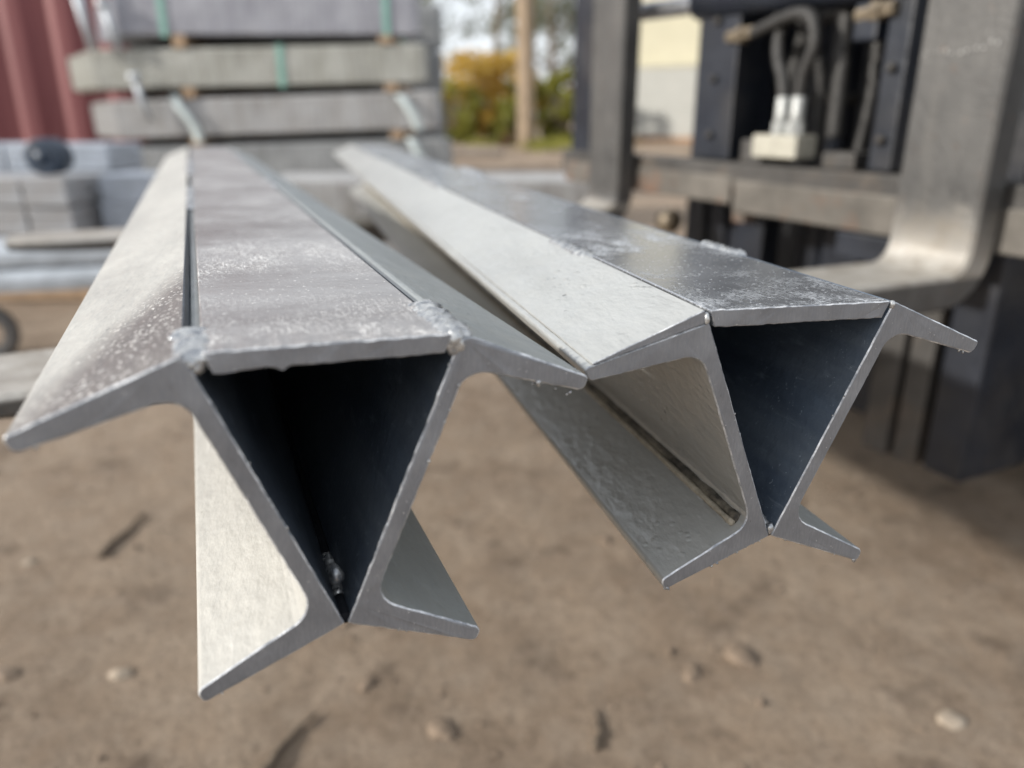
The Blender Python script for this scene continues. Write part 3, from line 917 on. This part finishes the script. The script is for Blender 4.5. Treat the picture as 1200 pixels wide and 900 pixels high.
# (left x, right x, z bottom left, z bottom right, height, material, label)
lay = [(-2.17, -0.515, 0.424, 0.421, .205, 'conc1', 'bluish grey concrete sleeper at the front of the topmost layer'),
       (-2.38, -0.480, 0.142, 0.178, .205, 'conc2', 'warm mottled concrete sleeper at the front of the second layer from the top'),
       (-2.30, -0.415, -0.124, -0.066, .205, 'conc3', 'mid grey concrete sleeper at the front of the third layer from the top'),
       (-2.36, -0.350, -0.390, -0.325, .212, 'conc4', 'dark grey concrete sleeper at the front of the fourth layer, behind the post ends'),
       (-2.34, -0.34, -0.640, -0.590, .205, 'conc3', 'lowest concrete sleeper at the front of the stack, mostly hidden by the posts')]
rear_group = 'concrete sleepers in the rear rows of the stack'
rnd = random.Random(11)
for i, (xl, xr, zl, zr, H, mt, lab) in enumerate(lay):
    tilt = math.atan2(zr - zl, xr - xl)
    me = sleeper_mesh(xr - xl, H)
    me.materials.append(M[mt])
    for r in range(7):
        o = obj('concrete_sleeper', me, mt)
        sh = 0 if r == 0 else -0.06 * r + rnd.uniform(-.012, .012)
        o.location = ((xl + xr) / 2 + sh, 4.64 + 0.083 * r, (zl + zr) / 2 + H / 2 + Z0)
        o.rotation_euler = (0, -tilt, 0)
        if r == 0: tag(o, lab, 'concrete sleeper', 'concrete sleepers stacked in layers')
        else: tag(o, 'grey concrete sleeper in a rear row, only its left end showing behind the front ones', 'concrete sleeper', rear_group)
# rear pack added to keep the gaps dark, joints staggered against the front layers
for i, (zc, lab) in enumerate(((0.52, 'topmost'), (0.255, 'second'), (-0.01, 'third'), (-0.275, 'fourth'), (-0.53, 'lowest'))):
    me = sleeper_mesh(1.96, 0.262 if i < 4 else 0.248)
    o = obj('concrete_sleeper', me, 'conc4')  # added sleeper, closes the gaps and keeps them dark
    o.location = (-1.42, 4.64 + 0.083 * 7 + 0.01, zc + Z0)
    tag(o, f'dark concrete sleeper of the added rear pack, {lab} of five, seen through the gaps', 'concrete sleeper', 'sleepers added behind the gaps')
# timber spacers in the gaps
def gap_z(i, x):          # top of layer i+1 and bottom of layer i at x
    a, b = lay[i], lay[i + 1]
    za = a[2] + (a[3] - a[2]) * (x - a[0]) / (a[1] - a[0])
    zb = b[2] + (b[3] - b[2]) * (x - b[0]) / (b[1] - b[0]) + b[4]
    return zb, za
words = ['topmost', 'second', 'third', 'lowest']
for i in range(4):
    for sd, x in (('left', -1.84 + 0.015 * i), ('right', -0.70 + 0.02 * i)):
        zb, za = gap_z(i, x)
        o = box('timber_spacer', -0.035, 0.035, -0.20, 0.38, 0, za - zb - 0.002, 'timber', None, 0.003)
        o.location = (x, 4.79, zb + 0.001 + Z0)
        tag(o, f'small brown timber spacer at the {sd} end of the {words[i]} gap in the sleeper stack', 'timber block', 'timber spacers between sleeper layers')
for x in (-1.8, -0.75):
    zz = lay[4][2] + (lay[4][3] - lay[4][2]) * (x - lay[4][0]) / (lay[4][1] - lay[4][0])
    o = box('timber_spacer', x - .05, x + .05, 4.58, 5.16, 0.004, zz + Z0 - 0.001, 'timber', None, 0.003)
    tag(o, 'timber bearer under the %s end of the lowest sleeper layer' % ('left' if x < -1 else 'right'), 'timber block', 'timber spacers between sleeper layers')
# straps
def strap_loop(x, i, mat, label, wd=0.022):
    a = lay[i]
    z0 = a[2] + (a[3] - a[2]) * (x - a[0]) / (a[1] - a[0]) + Z0
    z1 = z0 + a[4]
    y0, y1 = 4.64 - 0.039, 4.64 + 0.083 * 6 + 0.039
    e = 0.005
    pr = [(y0 - e, z0 - e), (y1 + e, z0 - e), (y1 + e, z1 + e), (y0 - e, z1 + e)]
    q = [(y0 - e - .002, z0 - e - .002), (y1 + e + .002, z0 - e - .002), (y1 + e + .002, z1 + e + .002), (y0 - e - .002, z1 + e + .002)]
    V, F = [], []
    for xx in (x - wd / 2, x + wd / 2):
        for p in pr: V.append((xx, p[0], p[1]))
        for p in q: V.append((xx, p[0], p[1]))
    for k in range(4):
        j = (k + 1) % 4
        F += [(k, j, 8 + j, 8 + k), (4 + k, 12 + k, 12 + j, 4 + j), (k, 4 + k, 4 + j, j), (8 + k, 8 + j, 12 + j, 12 + k)]
    tag(obj('green_strap', pydata('green_strap', V, F), mat), label, 'strap', 'green packing straps round the sleepers')
strap_loop(-1.915, 0, 'greenstrap', 'green packing strap near the left end of the topmost sleeper layer', 0.036)
strap_loop(-0.69, 0, 'greenstrap', 'green packing strap near the right end of the topmost sleeper layer', 0.034)
strap_loop(-1.29, 1, 'greenstrap', 'green packing strap round the second sleeper layer', 0.034)
def ribbon(name, pts, wd, th, mat, label, cat, group=None):
    """flat band through points, faces -y"""
    P = arc(pts, 20)
    V, F = [], []
    for p in P:
        for dx, dy in ((-wd / 2, 0), (wd / 2, 0), (wd / 2, th), (-wd / 2, th)):
            V.append((p.x + dx, p.y + dy, p.z + Z0))
    for i in range(len(P) - 1):
        for k in range(4):
            F.append((i * 4 + k, i * 4 + (k + 1) % 4, (i + 1) * 4 + (k + 1) % 4, (i + 1) * 4 + k))
    F.append((0, 1, 2, 3)); F.append(tuple(len(P) * 4 - 4 + k for k in (3, 2, 1, 0)))
    return tag(obj(name, pydata(name, V, F, True), mat), label, cat, group)
ribbon('loose_strap', [(-1.90, 4.582, .115), (-1.885, 4.57, .06), (-1.84, 4.565, 0), (-1.805, 4.57, -.06), (-1.79, 4.58, -.135)], 0.05, 0.004, 'whitestrap', 'pale loose strap end hanging at the left of the third sleeper layer', 'strap')
ribbon('loose_strap', [(-.64, 4.585, .118), (-.60, 4.57, .07), (-.555, 4.565, 0), (-.53, 4.575, -.07)], 0.05, 0.004, 'whitestrap', 'pale loose strap end hanging at the right of the third sleeper layer', 'strap')
ribbon('loose_strap', [(-.585, 4.585, -.115), (-.56, 4.57, -.16), (-.53, 4.572, -.22), (-.50, 4.58, -.27)], 0.045, 0.004, 'whitestrap', 'pale loose strap end hanging at the right of the fourth sleeper layer', 'strap')
# galvanised pins at the left end
def pin(pts, r, label):
    P = [(p[0], p[1], p[2] + Z0) for p in pts]
    root = empty('steel_pin', P[-1])
    tag(root, label, 'steel pin', 'galvanised pins on the left of the sleeper stack')
    rel = [tuple(Vector(p) - Vector(P[-1])) for p in P]
    tube('shaft', rel, r, 'galv', root, 10)
    a, b = Vector(rel[0]), Vector(rel[1])
    d = (a - b).normalized()
    cyl('head', a - d * 0.004, a + d * 0.035, r * 1.7, 'galv', root, 12, 0.004)
pin([(-2.36, 4.56, .70), (-2.33, 4.56, .50), (-2.30, 4.56, .349)], 0.022, 'tallest pale steel pin standing on the left end of the second sleeper layer')
pin([(-2.21, 4.565, .565), (-2.19, 4.565, .46), (-2.165, 4.565, .350)], 0.021, 'shorter pale steel pin beside the topmost sleeper, standing on the second layer')
pin([(-2.40, 4.70, .66), (-2.395, 4.70, .5), (-2.38, 4.70, .36)], 0.02, 'pale steel pin furthest left, next to the red container')
pin([(-2.09, 4.545, .19), (-2.075, 4.545, .10), (-2.045, 4.545, -.02)], 0.019, 'pale steel pin leaning across the gap under the second sleeper layer')
# low concrete slab and pale bearer seen between the posts
o = box('concrete_slab', -0.95, 0.31, 2.85, 3.30, 0.004, 0.44, 'conc3', None, 0.012)
tag(o, 'low grey concrete slab glimpsed between and right of the two posts', 'concrete slab')

# ---------------------------------------------------------------- red shipping container
n = NT('container_red')
c = n.mix(n.ramp(n.noise(2.2, 5, 0.6, vec=n.map((1, 1, 0.3))), 0.3, 0.7), (0.145, 0.036, 0.040), (0.21, 0.060, 0.062))
c = n.mix(n.ramp(n.noise(9, 5, 0.7, vec=n.map((3, 3, 0.5))), 0.6, 0.75, 0, 0.5), c, (0.14, 0.05, 0.04))
n.set('Base Color', c); n.set('Roughness', 0.6)
n.set('Normal', n.bump(n.noise(30, 4), 0.002))
M['cred'] = n.m
cr = empty('shipping_container', (-3.15, 6.05, 0), (0, 0, R(3)))
tag(cr, 'dark red corrugated shipping container at the left behind the sleeper stack', 'container')
def corrug(name, x0, x1, z0, z1, depth, pitch, thick, parent, mat):
    pts = []
    x = x0
    while x < x1:
        for fx, dy in ((0, 0), (0.26, 0), (0.5, depth), (0.76, depth)):
            pts.append((min(x + fx * pitch, x1), dy))
        x += pitch
    V, F = [], []
    for (x, y) in pts:
        V += [(x, y, z0), (x, y, z1), (x, y + thick, z1), (x, y + thick, z0)]
    for i in range(len(pts) - 1):
        a, b = i * 4, i * 4 + 4
        for k in range(4):
            F.append((a + k, b + k, b + (k + 1) % 4, a + (k + 1) % 4))
    F.append((0, 1, 2, 3)); e = (len(pts) - 1) * 4; F.append((e + 3, e + 2, e + 1, e))
    return obj(name, pydata(name, V, F), mat, parent)
corrug('side_wall', -4.9, 0.9, 0.17, 2.42, 0.045, 0.34, 0.003, cr, 'cred')
box('bottom_rail', -5.0, 1.0, -0.02, 0.06, 0.02, 0.168, 'cred', cr, 0.006)
box('top_rail', -5.0, 1.0, -0.02, 0.06, 2.422, 2.56, 'cred', cr, 0.006)
box('corner_post', 0.902, 1.02, -0.025, 0.12, 0.17, 2.42, 'cred', cr, 0.008)
box('corner_post', -5.02, -4.902, -0.025, 0.12, 0.17, 2.42, 'cred', cr, 0.008)
box('roof', -5.0, 1.0, 0.062, 2.4, 2.50, 2.55, 'cred', cr, 0.004)
box('end_wall', 0.96, 1.0, 0.122, 2.4, 0.1, 2.498, 'cred', cr, 0.004)
box('floor', -5.0, 0.958, 0.062, 2.4, 0.04, 0.16, 'cred', cr, 0.004)
box('rear_wall', -5.0, 0.958, 2.36, 2.40, 0.162, 2.498, 'cred', cr, 0.004)

# ---------------------------------------------------------------- pile of grey blocks on the left
M['blockA'] = simple('grey_block_face', (0.36, 0.37, 0.39), 0.18, 12, 0.6, 0.1, col2=(0.29, 0.28, 0.275))
M['blockB'] = simple('zinc_block_face', (0.40, 0.44, 0.50), 0.15, 12, 0.42, 0.3)
def block_mesh(nm, wx, wy, hz, ribs):
    bm = bmesh.new()
    t = hz / ribs
    for k in range(ribs):
        ins = 0.0 if ribs == 1 else (0.0025 if k % 2 else 0.0)
        bbox(bm, ins, wx - ins, ins, wy - ins, k * t + 0.0004, (k + 1) * t - 0.0008, min(0.0035, t * 0.3), 2)
    return from_bm(nm, bm)
bA = block_mesh('stacked_block', 0.158, 0.30, 0.097, 3)
cols = ['leftmost column', 'second column from the left', 'third column from the left', 'right-hand column']
rows = {2: 'top', 1: 'middle', 0: 'bottom'}
px0 = -2.085
for r in range(3):
    for c_ in range(3):
        o = obj('stacked_block', bA, 'blockA')
        o.location = (px0 + c_ * 0.168 + random.uniform(-.003, .003), 2.80 + random.uniform(-.006, .006), -0.512 + r * 0.1035 + Z0)
        o.rotation_euler.z = random.uniform(-.012, .012)
        tag(o, f'grey ribbed block, {cols[c_ if c_ < 2 else 3]} of the front stack, {rows[r]} row', 'block', 'grey blocks stacked in front of the red container')
bB = block_mesh('stacked_block', 0.20, 0.30, 0.10, 4)
k = 0
nm = ['left', 'middle', 'right']
for r in range(4):
    for c_ in range(3):
        o = obj('stacked_block', bB, 'blockB')
        o.location = (-2.235 + c_ * 0.212, 3.17 + random.uniform(-.006, .006), -0.512 + r * 0.103 + Z0)
        if r == 3: lab = f'pale zinc-grey block, {nm[c_]} one in the top row of the rear stack'
        else: lab = 'pale zinc-grey block low in the rear stack, behind the front grey blocks'
        tag(o, lab, 'block', 'pale blocks of the rear stack' if r == 3 else 'hidden lower blocks of the rear stack')
bC = block_mesh('plate_bundle', 0.20, 0.26, 0.10, 5)
for r in range(3):
    o = obj('plate_bundle', bC, 'blockB')
    o.location = (-1.572 + 0.012 * r, 2.94, -0.512 + r * 0.1025 + Z0)
    tag(o, f'bundle of thin galvanised plates right of the grey blocks, {["lowest", "middle", "topmost"][r]} of three', 'plate bundle', 'plate bundles beside the grey blocks')
for i, (y0) in enumerate((2.83, 2.98, 3.22, 3.38)):
    o = box('timber_bearer', -2.26, -1.36, y0, y0 + 0.08, 0.003, 0.1465, 'timber', None, 0.004)
    tag(o, f'timber bearer on the dirt under the block stacks, {["nearest", "second", "third", "furthest"][i]} of four', 'timber', 'bearers under the block stacks')
# dark blue roll of strapping on top of the blocks
ro = empty('strapping_roll', (-1.69, 2.90, -0.512 + 3 * 0.1035 + Z0))
tag(ro, 'dark blue roll standing on top of the grey blocks by the container', 'roll')
M['bluep'] = simple('dark_blue_plastic', (0.02, 0.036, 0.062), 0.3, 25, 0.45)
seg = 36
pf = fillet([(0.026, -0.055, .004), (0.064, -0.055, .012), (0.064, 0.055, .012), (0.026, 0.055, .004)], 0.02)
V = [(p.x * cos(2 * pi * k / seg), p.y, p.x * sin(2 * pi * k / seg) + 0.064) for k in range(seg) for p in pf]
N = len(pf)
F = [(k * N + i, k * N + (i + 1) % N, ((k + 1) % seg) * N + (i + 1) % N, ((k + 1) % seg) * N + i) for k in range(seg) for i in range(N)]
obj('winding', pydata('winding', V, F, True), 'bluep', ro)
cyl('core', (0, -0.060, 0.064), (0, 0.050, 0.064), 0.0275, 'bluep', ro, 24, 0.002)
# galvanised trough beams, lower left
def trough(L, wd, ht, th):
    """upturned channel with rounded shoulders, along x"""
    pr = fillet([(-wd / 2, 0, .002), (-wd / 2, ht, .035), (wd / 2, ht, .035), (wd / 2, 0, .002), (wd / 2 - th, 0, .001), (wd / 2 - th, ht - th, .03), (-wd / 2 + th, ht - th, .03), (-wd / 2 + th, 0, .001)], 0.02)
    N = len(pr); V = []; F = []
    for x in (0, 0.004, L - 0.004, L):
        for p in pr: V.append((x, p.x, p.y))
    for i in range(3):
        for k in range(N): F.append((i * N + k, i * N + (k + 1) % N, (i + 1) * N + (k + 1) % N, (i + 1) * N + k))
    F.append(tuple(range(N))); F.append(tuple(3 * N + k for k in range(N)))
    me = pydata('trough', V, F)
    bm = bmesh.new(); bm.from_mesh(me); bmesh.ops.recalc_face_normals(bm, faces=bm.faces); bm.to_mesh(me); bm.free()
    return me
tm = trough(1.25, 0.21, 0.058, 0.006)
for i, (z, dx, dy, lab) in enumerate(((-0.388, 0.0, 0.0, 'upper galvanised trough section at the far left, reflecting the sky'), (-0.452, 0.05, -0.012, 'lower galvanised trough section under another one at the far left'))):
    o = obj('galvanised_trough', tm, 'galv')
    o.location = (-2.02 + dx, 1.98 + dy, z + Z0); o.rotation_euler = (0, 0, R(16))
    tag(o, lab, 'steel section', 'galvanised trough sections at the left')
for i, x in enumerate((-1.86, -1.12)):
    o = box('timber_block', x - .06, x + .06, 1.98 + (x + 2.0) * 0.28 - .06, 1.98 + (x + 2.0) * 0.28 + .06, 0.003, -0.452 + Z0 - 0.001, 'timber', None, 0.004)
    tag(o, 'timber block propping the %s end of the galvanised troughs' % ('left' if i == 0 else 'right'), 'timber block')
# steel ring standing on edge under the troughs
rg = empty('steel_ring', (-1.485, 2.08, ground_h(-1.485, 2.08)), (0, 0, R(12)))
tag(rg, 'dark steel ring standing on the dirt at the left edge under the troughs', 'ring')
V, F = [], []
for k in range(40):
    a = 2 * pi * k / 40
    for j in range(12):
        b = 2 * pi * j / 12
        rr = 0.064 + 0.020 * cos(b)
        V.append((rr * cos(a), 0.024 * sin(b), rr * sin(a) + 0.084))
F = [(k * 12 + j, k * 12 + (j + 1) % 12, ((k + 1) % 40) * 12 + (j + 1) % 12, ((k + 1) % 40) * 12 + j) for k in range(40) for j in range(12)]
obj('ring_body', pydata('ring_body', V, F, True), 'dullsteel', rg)
# ---------------------------------------------------------------- building seen through the forklift
M['cream'] = simple('cream_wall', (0.50, 0.47, 0.35), 0.06, 3, 0.8)
M['door'] = simple('white_roller_door', (0.44, 0.44, 0.41), 0.06, 6, 0.55)
M['base'] = simple('brown_plinth', (0.36, 0.20, 0.10), 0.25, 5, 0.85)
bd = empty('building', (1.9, 14.3, 0.0), (0, 0, R(-28)))
tag(bd, 'cream building with white roller door, seen through the forklift mast', 'building')
gh = 0.22
wall = box('wall', 0, 7.5, 0.14, 6.0, gh + 0.1, 3.9, 'cream', bd, 0.02)
box('plinth', -0.03, 7.53, -0.02, 6.02, -0.1, gh + 0.098, 'base', bd, 0.01)
bm = bmesh.new()
for k in range(17):
    z = gh + 0.102 + k * 0.066
    bbox(bm, 0.03, 3.4, 0.05, 0.12, z, z + 0.062, 0.016, 2)
obj('roller_door', from_bm('roller_door', bm), 'door', bd)
box('roof', -0.25, 7.75, -0.25, 6.25, 3.902, 4.05, 'door', bd, 0.02)
box('door_head', 0.0, 3.5, 0.03, 0.138, gh + 0.102 + 17 * 0.066 + 0.003, gh + 0.102 + 17 * 0.066 + 0.10, 'cream', bd, 0.01)

# ---------------------------------------------------------------- vegetation
def leaf_mat(name, a, b, tr=0.35):
    n = NT(name)
    oi = n.new('ShaderNodeObjectInfo')
    c = n.mix(n.ramp(n.noise(1.7, 4, 0.7), 0.3, 0.7), a, b)
    c = n.mix(n.ramp(n.noise(14, 2, 0.7), 0.35, 0.7, 0, 0.5), c, tuple(v * 0.6 for v in a))
    n.set('Base Color', c); n.set('Roughness', 0.55)
    t = n.new('ShaderNodeBsdfTranslucent'); n.link(c, t.inputs[0])
    mx = n.new('ShaderNodeMixShader'); mx.inputs[0].default_value = tr
    out = n.t.nodes['Material Output']
    n.link(n.b.outputs[0], mx.inputs[1]); n.link(t.outputs[0], mx.inputs[2]); n.link(mx.outputs[0], out.inputs[0])
    return n.m
M['gum'] = leaf_mat('gum_leaves', (0.11, 0.12, 0.05), (0.18, 0.185, 0.08), 0.5)
M['gold'] = leaf_mat('golden_leaves', (0.58, 0.37, 0.07), (0.66, 0.50, 0.13), 0.5)
M['olive'] = leaf_mat('olive_leaves', (0.15, 0.16, 0.035), (0.26, 0.25, 0.06), 0.45)
M['red'] = leaf_mat('reddish_leaves', (0.16, 0.06, 0.03), (0.22, 0.10, 0.04))
M['lime'] = leaf_mat('lime_grass', (0.24, 0.24, 0.04), (0.38, 0.37, 0.08), 0.45)
M['bark'] = simple('gum_bark', (0.26, 0.22, 0.18), 0.3, 6, 0.9)
M['pole'] = simple('weathered_pole', (0.27, 0.205, 0.14), 0.25, 6, 0.85)
def leaves(name, clumps, per, size, mat, parent, seed, aspect=2.6, droop=0.5):
    rnd = random.Random(seed)
    V, F = [], []
    for (cx, cy, cz, cr_) in clumps:
        for _ in range(per):
            while True:
                d = Vector((rnd.uniform(-1, 1), rnd.uniform(-1, 1), rnd.uniform(-1, 1)))
                if 0.15 < d.length < 1: break
            p = Vector((cx, cy, cz)) + d * cr_
            ax = Vector((rnd.gauss(0, 1), rnd.gauss(0, 1), rnd.gauss(0, 0.6) - droop)).normalized()
            sd = ax.cross(Vector((rnd.gauss(0, 1), rnd.gauss(0, 1), rnd.gauss(0, 1)))).normalized()
            s = size * rnd.uniform(0.6, 1.3)
            l, w_ = ax * s, sd * (s / aspect)
            i = len(V)
            V += [p - l, p + w_ * 0.9, p + l, p - w_ * 0.9]
            F.append((i, i + 1, i + 2, i + 3))
    return obj(name, pydata(name, V, F), mat, parent)
def tree(x, y, h, cr_, label, seed, ncl=72, per=70):
    rnd = random.Random(seed)
    g = ground_h(x, y)
    root = empty('gum_tree', (x, y, g - 0.02))
    tag(root, label, 'tree', 'gum trees beyond the yard')
    bm = bmesh.new()
    lean = (rnd.uniform(-.5, .5), rnd.uniform(-.3, .3))
    top = Vector((lean[0], lean[1], h * 0.8))
    tr = [Vector((0, 0, 0)), Vector((lean[0] * .2, 0, h * .2)), Vector((lean[0] * .45, lean[1] * .4, h * .45)), top]
    tube_bm(bm, tr, [0.17, 0.14, 0.10, 0.03], 9)
    cl = []
    for k in range(9):
        t = rnd.uniform(0.25, 0.95)
        b = Vector((lean[0] * t, lean[1] * t, h * 0.8 * t))
        a = rnd.uniform(0, 2 * pi)
        e = b + Vector((cos(a) * cr_ * rnd.uniform(.5, 1), sin(a) * cr_ * rnd.uniform(.5, 1), rnd.uniform(0.0, h * .22)))
        tube_bm(bm, [b, b.lerp(e, .5) + Vector((0, 0, .15)), e], [0.055, 0.035, 0.012], 6)
        for q in range(ncl // 9 + 1):
            u = rnd.uniform(.35, 1.1)
            p = b.lerp(e, u) + Vector((rnd.gauss(0, .35), rnd.gauss(0, .35), rnd.gauss(-.1, .35)))
            cl.append((p.x, p.y, max(p.z, 0.6), rnd.uniform(.22, .55)))
    obj('trunk', from_bm('trunk', bm, True), 'bark', root)
    leaves('crown', cl, per, 0.085, 'gum', root, seed + 100, 3.4, 0.8)
TR = [(-6.4, 27, 7.5, 2.4, 'gum tree far left, mostly hidden behind the sleeper stack'),
      (-2.7, 24, 7.0, 2.2, 'gum tree whose thin foliage shows just right of the sleeper stack'),
      (-0.6, 29, 8.0, 2.4, 'gum tree behind the golden shrub, left of the timber pole'),
      (1.35, 24.5, 6.6, 1.9, 'gum tree between the timber pole and the forklift'),
      (3.6, 31, 8.2, 2.6, 'gum tree behind the forklift guard, furthest right of the row')]
for i, (x, y, h, c_, lab) in enumerate(TR):
    tree(x, y, h, c_, lab, 40 + i)
def shrub(x, y, wd, h, mat, label, seed, per=150, ncl=26, size=0.06):
    rnd = random.Random(seed)
    g = ground_h(x, y)
    root = empty('shrub', (x, y, g - 0.01))
    tag(root, label, 'shrub', 'shrubs beyond the yard')
    bm = bmesh.new(); cl = []
    for k in range(8):
        a = rnd.uniform(0, 2 * pi)
        e = Vector((cos(a) * wd * .4 * rnd.random(), sin(a) * wd * .4 * rnd.random(), h * rnd.uniform(.55, .95)))
        tube_bm(bm, [Vector((0, 0, 0)), e * .5 + Vector((0, 0, .05)), e], [0.03, 0.02, 0.006], 5)
    for k in range(ncl):
        t = rnd.random()
        rr = wd / 2 * math.sqrt(max(0.05, 1 - (abs(t - .35) / .75) ** 2)) * math.sqrt(rnd.random())
        a = rnd.uniform(0, 2 * pi)
        cl.append((cos(a) * rr, sin(a) * rr, .08 * h + t * .88 * h, rnd.uniform(.12, .24) * wd * (.6 if ncl < 60 else .42)))
    obj('stems', from_bm('stems', bm, True), 'bark', root)
    leaves('foliage', cl, per, size, mat, root, seed + 3, 2.2, 0.0)
shrub(-0.42, 14.2, 2.0, 1.5, 'gold', 'large golden orange shrub left of the timber pole', 3, 60, 120, 0.055)
shrub(-1.0, 13.4, 1.1, 0.95, 'lime', 'yellow-green shrub in front of the golden one, by the sleeper stack', 13, 60, 50, 0.05)
shrub(0.05, 13.2, 0.8, 0.7, 'lime', 'low yellow-green shrub left of the foot of the timber pole', 14, 60, 40, 0.05)
shrub(-1.15, 15.2, 1.2, 0.95, 'lime', 'low olive shrub beside the end of the sleeper stack', 4)
shrub(0.15, 15.4, 1.3, 1.05, 'olive', 'olive green shrub just behind the foot of the timber pole', 5)
shrub(0.80, 13.6, 0.9, 1.15, 'lime', 'yellow-green shrub between the timber pole and the forklift guard', 6)
shrub(1.05, 15.6, 0.9, 1.0, 'red', 'small reddish shrub at the forklift guard', 8)
shrub(-0.02, 12.6, 0.42, 0.22, 'red', 'tiny dark red plant at the foot of the golden shrub', 9, 90, 10, 0.035)
# grass tufts, low and uncountable
rnd = random.Random(12)
V, F = [], []
for cx, cy, nr in ((0.35, 11.2, 190), (0.62, 12.2, 240), (-0.55, 12.9, 130), (0.95, 12.9, 220), (-1.2, 13.0, 90), (1.6, 13.0, 120)):
    for _ in range(nr):
        x, y = cx + rnd.gauss(0, .16), cy + rnd.gauss(0, .25)
        z = ground_h(x, y) - 0.005
        a = rnd.uniform(0, 2 * pi); hh = rnd.uniform(.06, .20)
        dx, dy = cos(a) * .012, sin(a) * .012
        i = len(V)
        V += [(x - dx, y - dy, z), (x + dx, y + dy, z), (x + rnd.gauss(0, .04), y + rnd.gauss(0, .04), z + hh)]
        F.append((i, i + 1, i + 2))
tag(obj('grass', pydata('grass', V, F), 'lime'), 'yellow-green grass tufts on the bank below the shrubs', 'grass', None, 'stuff')
# timber pole
po = empty('timber_pole', (0.205, 11.3, ground_h(0.205, 11.3) - 0.05), (0, R(-0.9), 0))
tag(po, 'tall square timber pole standing in front of the golden shrub', 'pole')
pm = box('pole_shaft', -0.088, 0.088, -0.088, 0.088, 0, 5.2, 'pole', po, 0.012); pm.rotation_euler = (0, 0, R(50))
# low log edging at the foot of the bank
lg = empty('edging_log', (-1.5, 10.2, ground_h(-0.6, 10.2)), (0, 0, R(4)))
tag(lg, 'long low brown log lying at the foot of the shrubs', 'log')
tube('log_body', arc([(0, 0, .03), (0.7, .03, .035), (1.4, -.02, .03)], 12), 0.06, 'bark', lg, 10)

# ---------------------------------------------------------------- small things on the dirt
M['stone'] = simple('pale_stone', (0.34, 0.28, 0.215), 0.25, 60, 0.9)
M['stoned'] = simple('dark_stone', (0.20, 0.15, 0.108), 0.25, 60, 0.9)
M['twig'] = simple('dead_twig', (0.13, 0.10, 0.072), 0.3, 60, 0.9)
def stone(x, y, r, flat, mat, label, seed):
    bm = bmesh.new()
    bmesh.ops.create_icosphere(bm, subdivisions=3, radius=r)
    for v in bm.verts:
        k = 1 + 0.35 * noise.noise(v.co * (0.9 / r) + Vector((seed, 0, 0))) + 0.12 * noise.noise(v.co * (3 / r) + Vector((0, seed, 0)))
        v.co = Vector((v.co.x * k * 1.25, v.co.y * k * 0.85, v.co.z * k * flat))
    o = obj('stone', from_bm('stone', bm, True), mat)
    o.location = (x, y, ground_h(x, y) + r * flat * 0.12)
    o.rotation_euler.z = seed
    tag(o, label, 'stone', 'stones lying on the dirt')
stone(0.508, 0.702, 0.0155, 0.4, 'stone', 'pale flat stone on the dirt at the lower right', 0.3)
stone(0.298, 0.813, 0.021, 0.35, 'stoned', 'dark flat clod on the dirt below the right post', 2.1)
stone(0.229, 0.788, 0.013, 0.4, 'stoned', 'smaller dark clod just left of the larger one below the right post', 1.2)
stone(-0.492, 0.781, 0.012, 0.5, 'stone', 'small pale stone on the dirt at the lower left', 3.3)
stone(-0.179, 0.765, 0.010, 0.5, 'stoned', 'small stone on the dirt below the tip of the left post', 4.2)
stone(-0.083, 0.696, 0.016, 0.35, 'stoned', 'dark clod at the bottom centre of the dirt', 5.2)
stone(-0.629, 0.773, 0.014, 0.5, 'stoned', 'dark clod at the left edge of the dirt', 6.1)
stone(-0.755, 1.032, 0.009, 0.5, 'stone', 'tiny pale pebble at the left edge below the fork tip', 0.9)
stone(0.155, 1.104, 0.012, 0.4, 'stoned', 'dark pebble on the dirt left of the right post\'s lower flange', 1.9)
def twig(a, b, r, label, seed):
    a, b = Vector(a), Vector(b)
    rnd = random.Random(seed)
    pts = []
    for i in range(9):
        t = i / 8
        p = a.lerp(b, t)
        pts.append(Vector((p.x + rnd.gauss(0, .0025), p.y + rnd.gauss(0, .0025), ground_h(p.x, p.y) + r * 0.8)))
    o0 = pts[0].copy()
    bm = bmesh.new()
    tube_bm(bm, [p - o0 for p in pts], [r * (1 - 0.6 * i / 8) for i in range(9)], 7)
    o = obj('twig', from_bm('twig', bm, True), 'twig')
    o.location = o0
    tag(o, label, 'twig', 'dead twigs on the dirt')
twig((-0.651, 1.037, 0), (-0.642, 1.18, 0), 0.0055, 'dark twig on the dirt left of the left post', 1)
twig((-0.272, 0.62, 0), (-0.234, 0.715, 0), 0.005, 'dark twig at the bottom edge below the left post', 2)
twig((0.094, 0.66, 0), (0.099, 0.725, 0), 0.005, 'short dark twig at the bottom centre right', 3)
# loose grit
rnd = random.Random(21)
V, F = [], []
for _ in range(3000):
    x, y = rnd.uniform(-1.3, 1.3), rnd.uniform(0.45, 2.2)
    r = min(0.008, 0.0015 * math.exp(rnd.gauss(0, .6)))
    z = ground_h(x, y) + r * 0.25
    i = len(V)
    for q in ((1, 0, 0), (-1, 0, 0), (0, 1, 0), (0, -1, 0), (0, 0, .8), (0, 0, -.6)):
        V.append((x + r * q[0] * rnd.uniform(.7, 1.4), y + r * q[1] * rnd.uniform(.7, 1.4), z + r * q[2]))
    for t in ((0, 2, 4), (2, 1, 4), (1, 3, 4), (3, 0, 4), (2, 0, 5), (1, 2, 5), (3, 1, 5), (0, 3, 5)):
        F.append(tuple(i + k for k in t))
tag(obj('gravel', pydata('gravel', V, F), 'stoned'), 'fine loose grit scattered over the dirt', 'gravel', None, 'stuff')
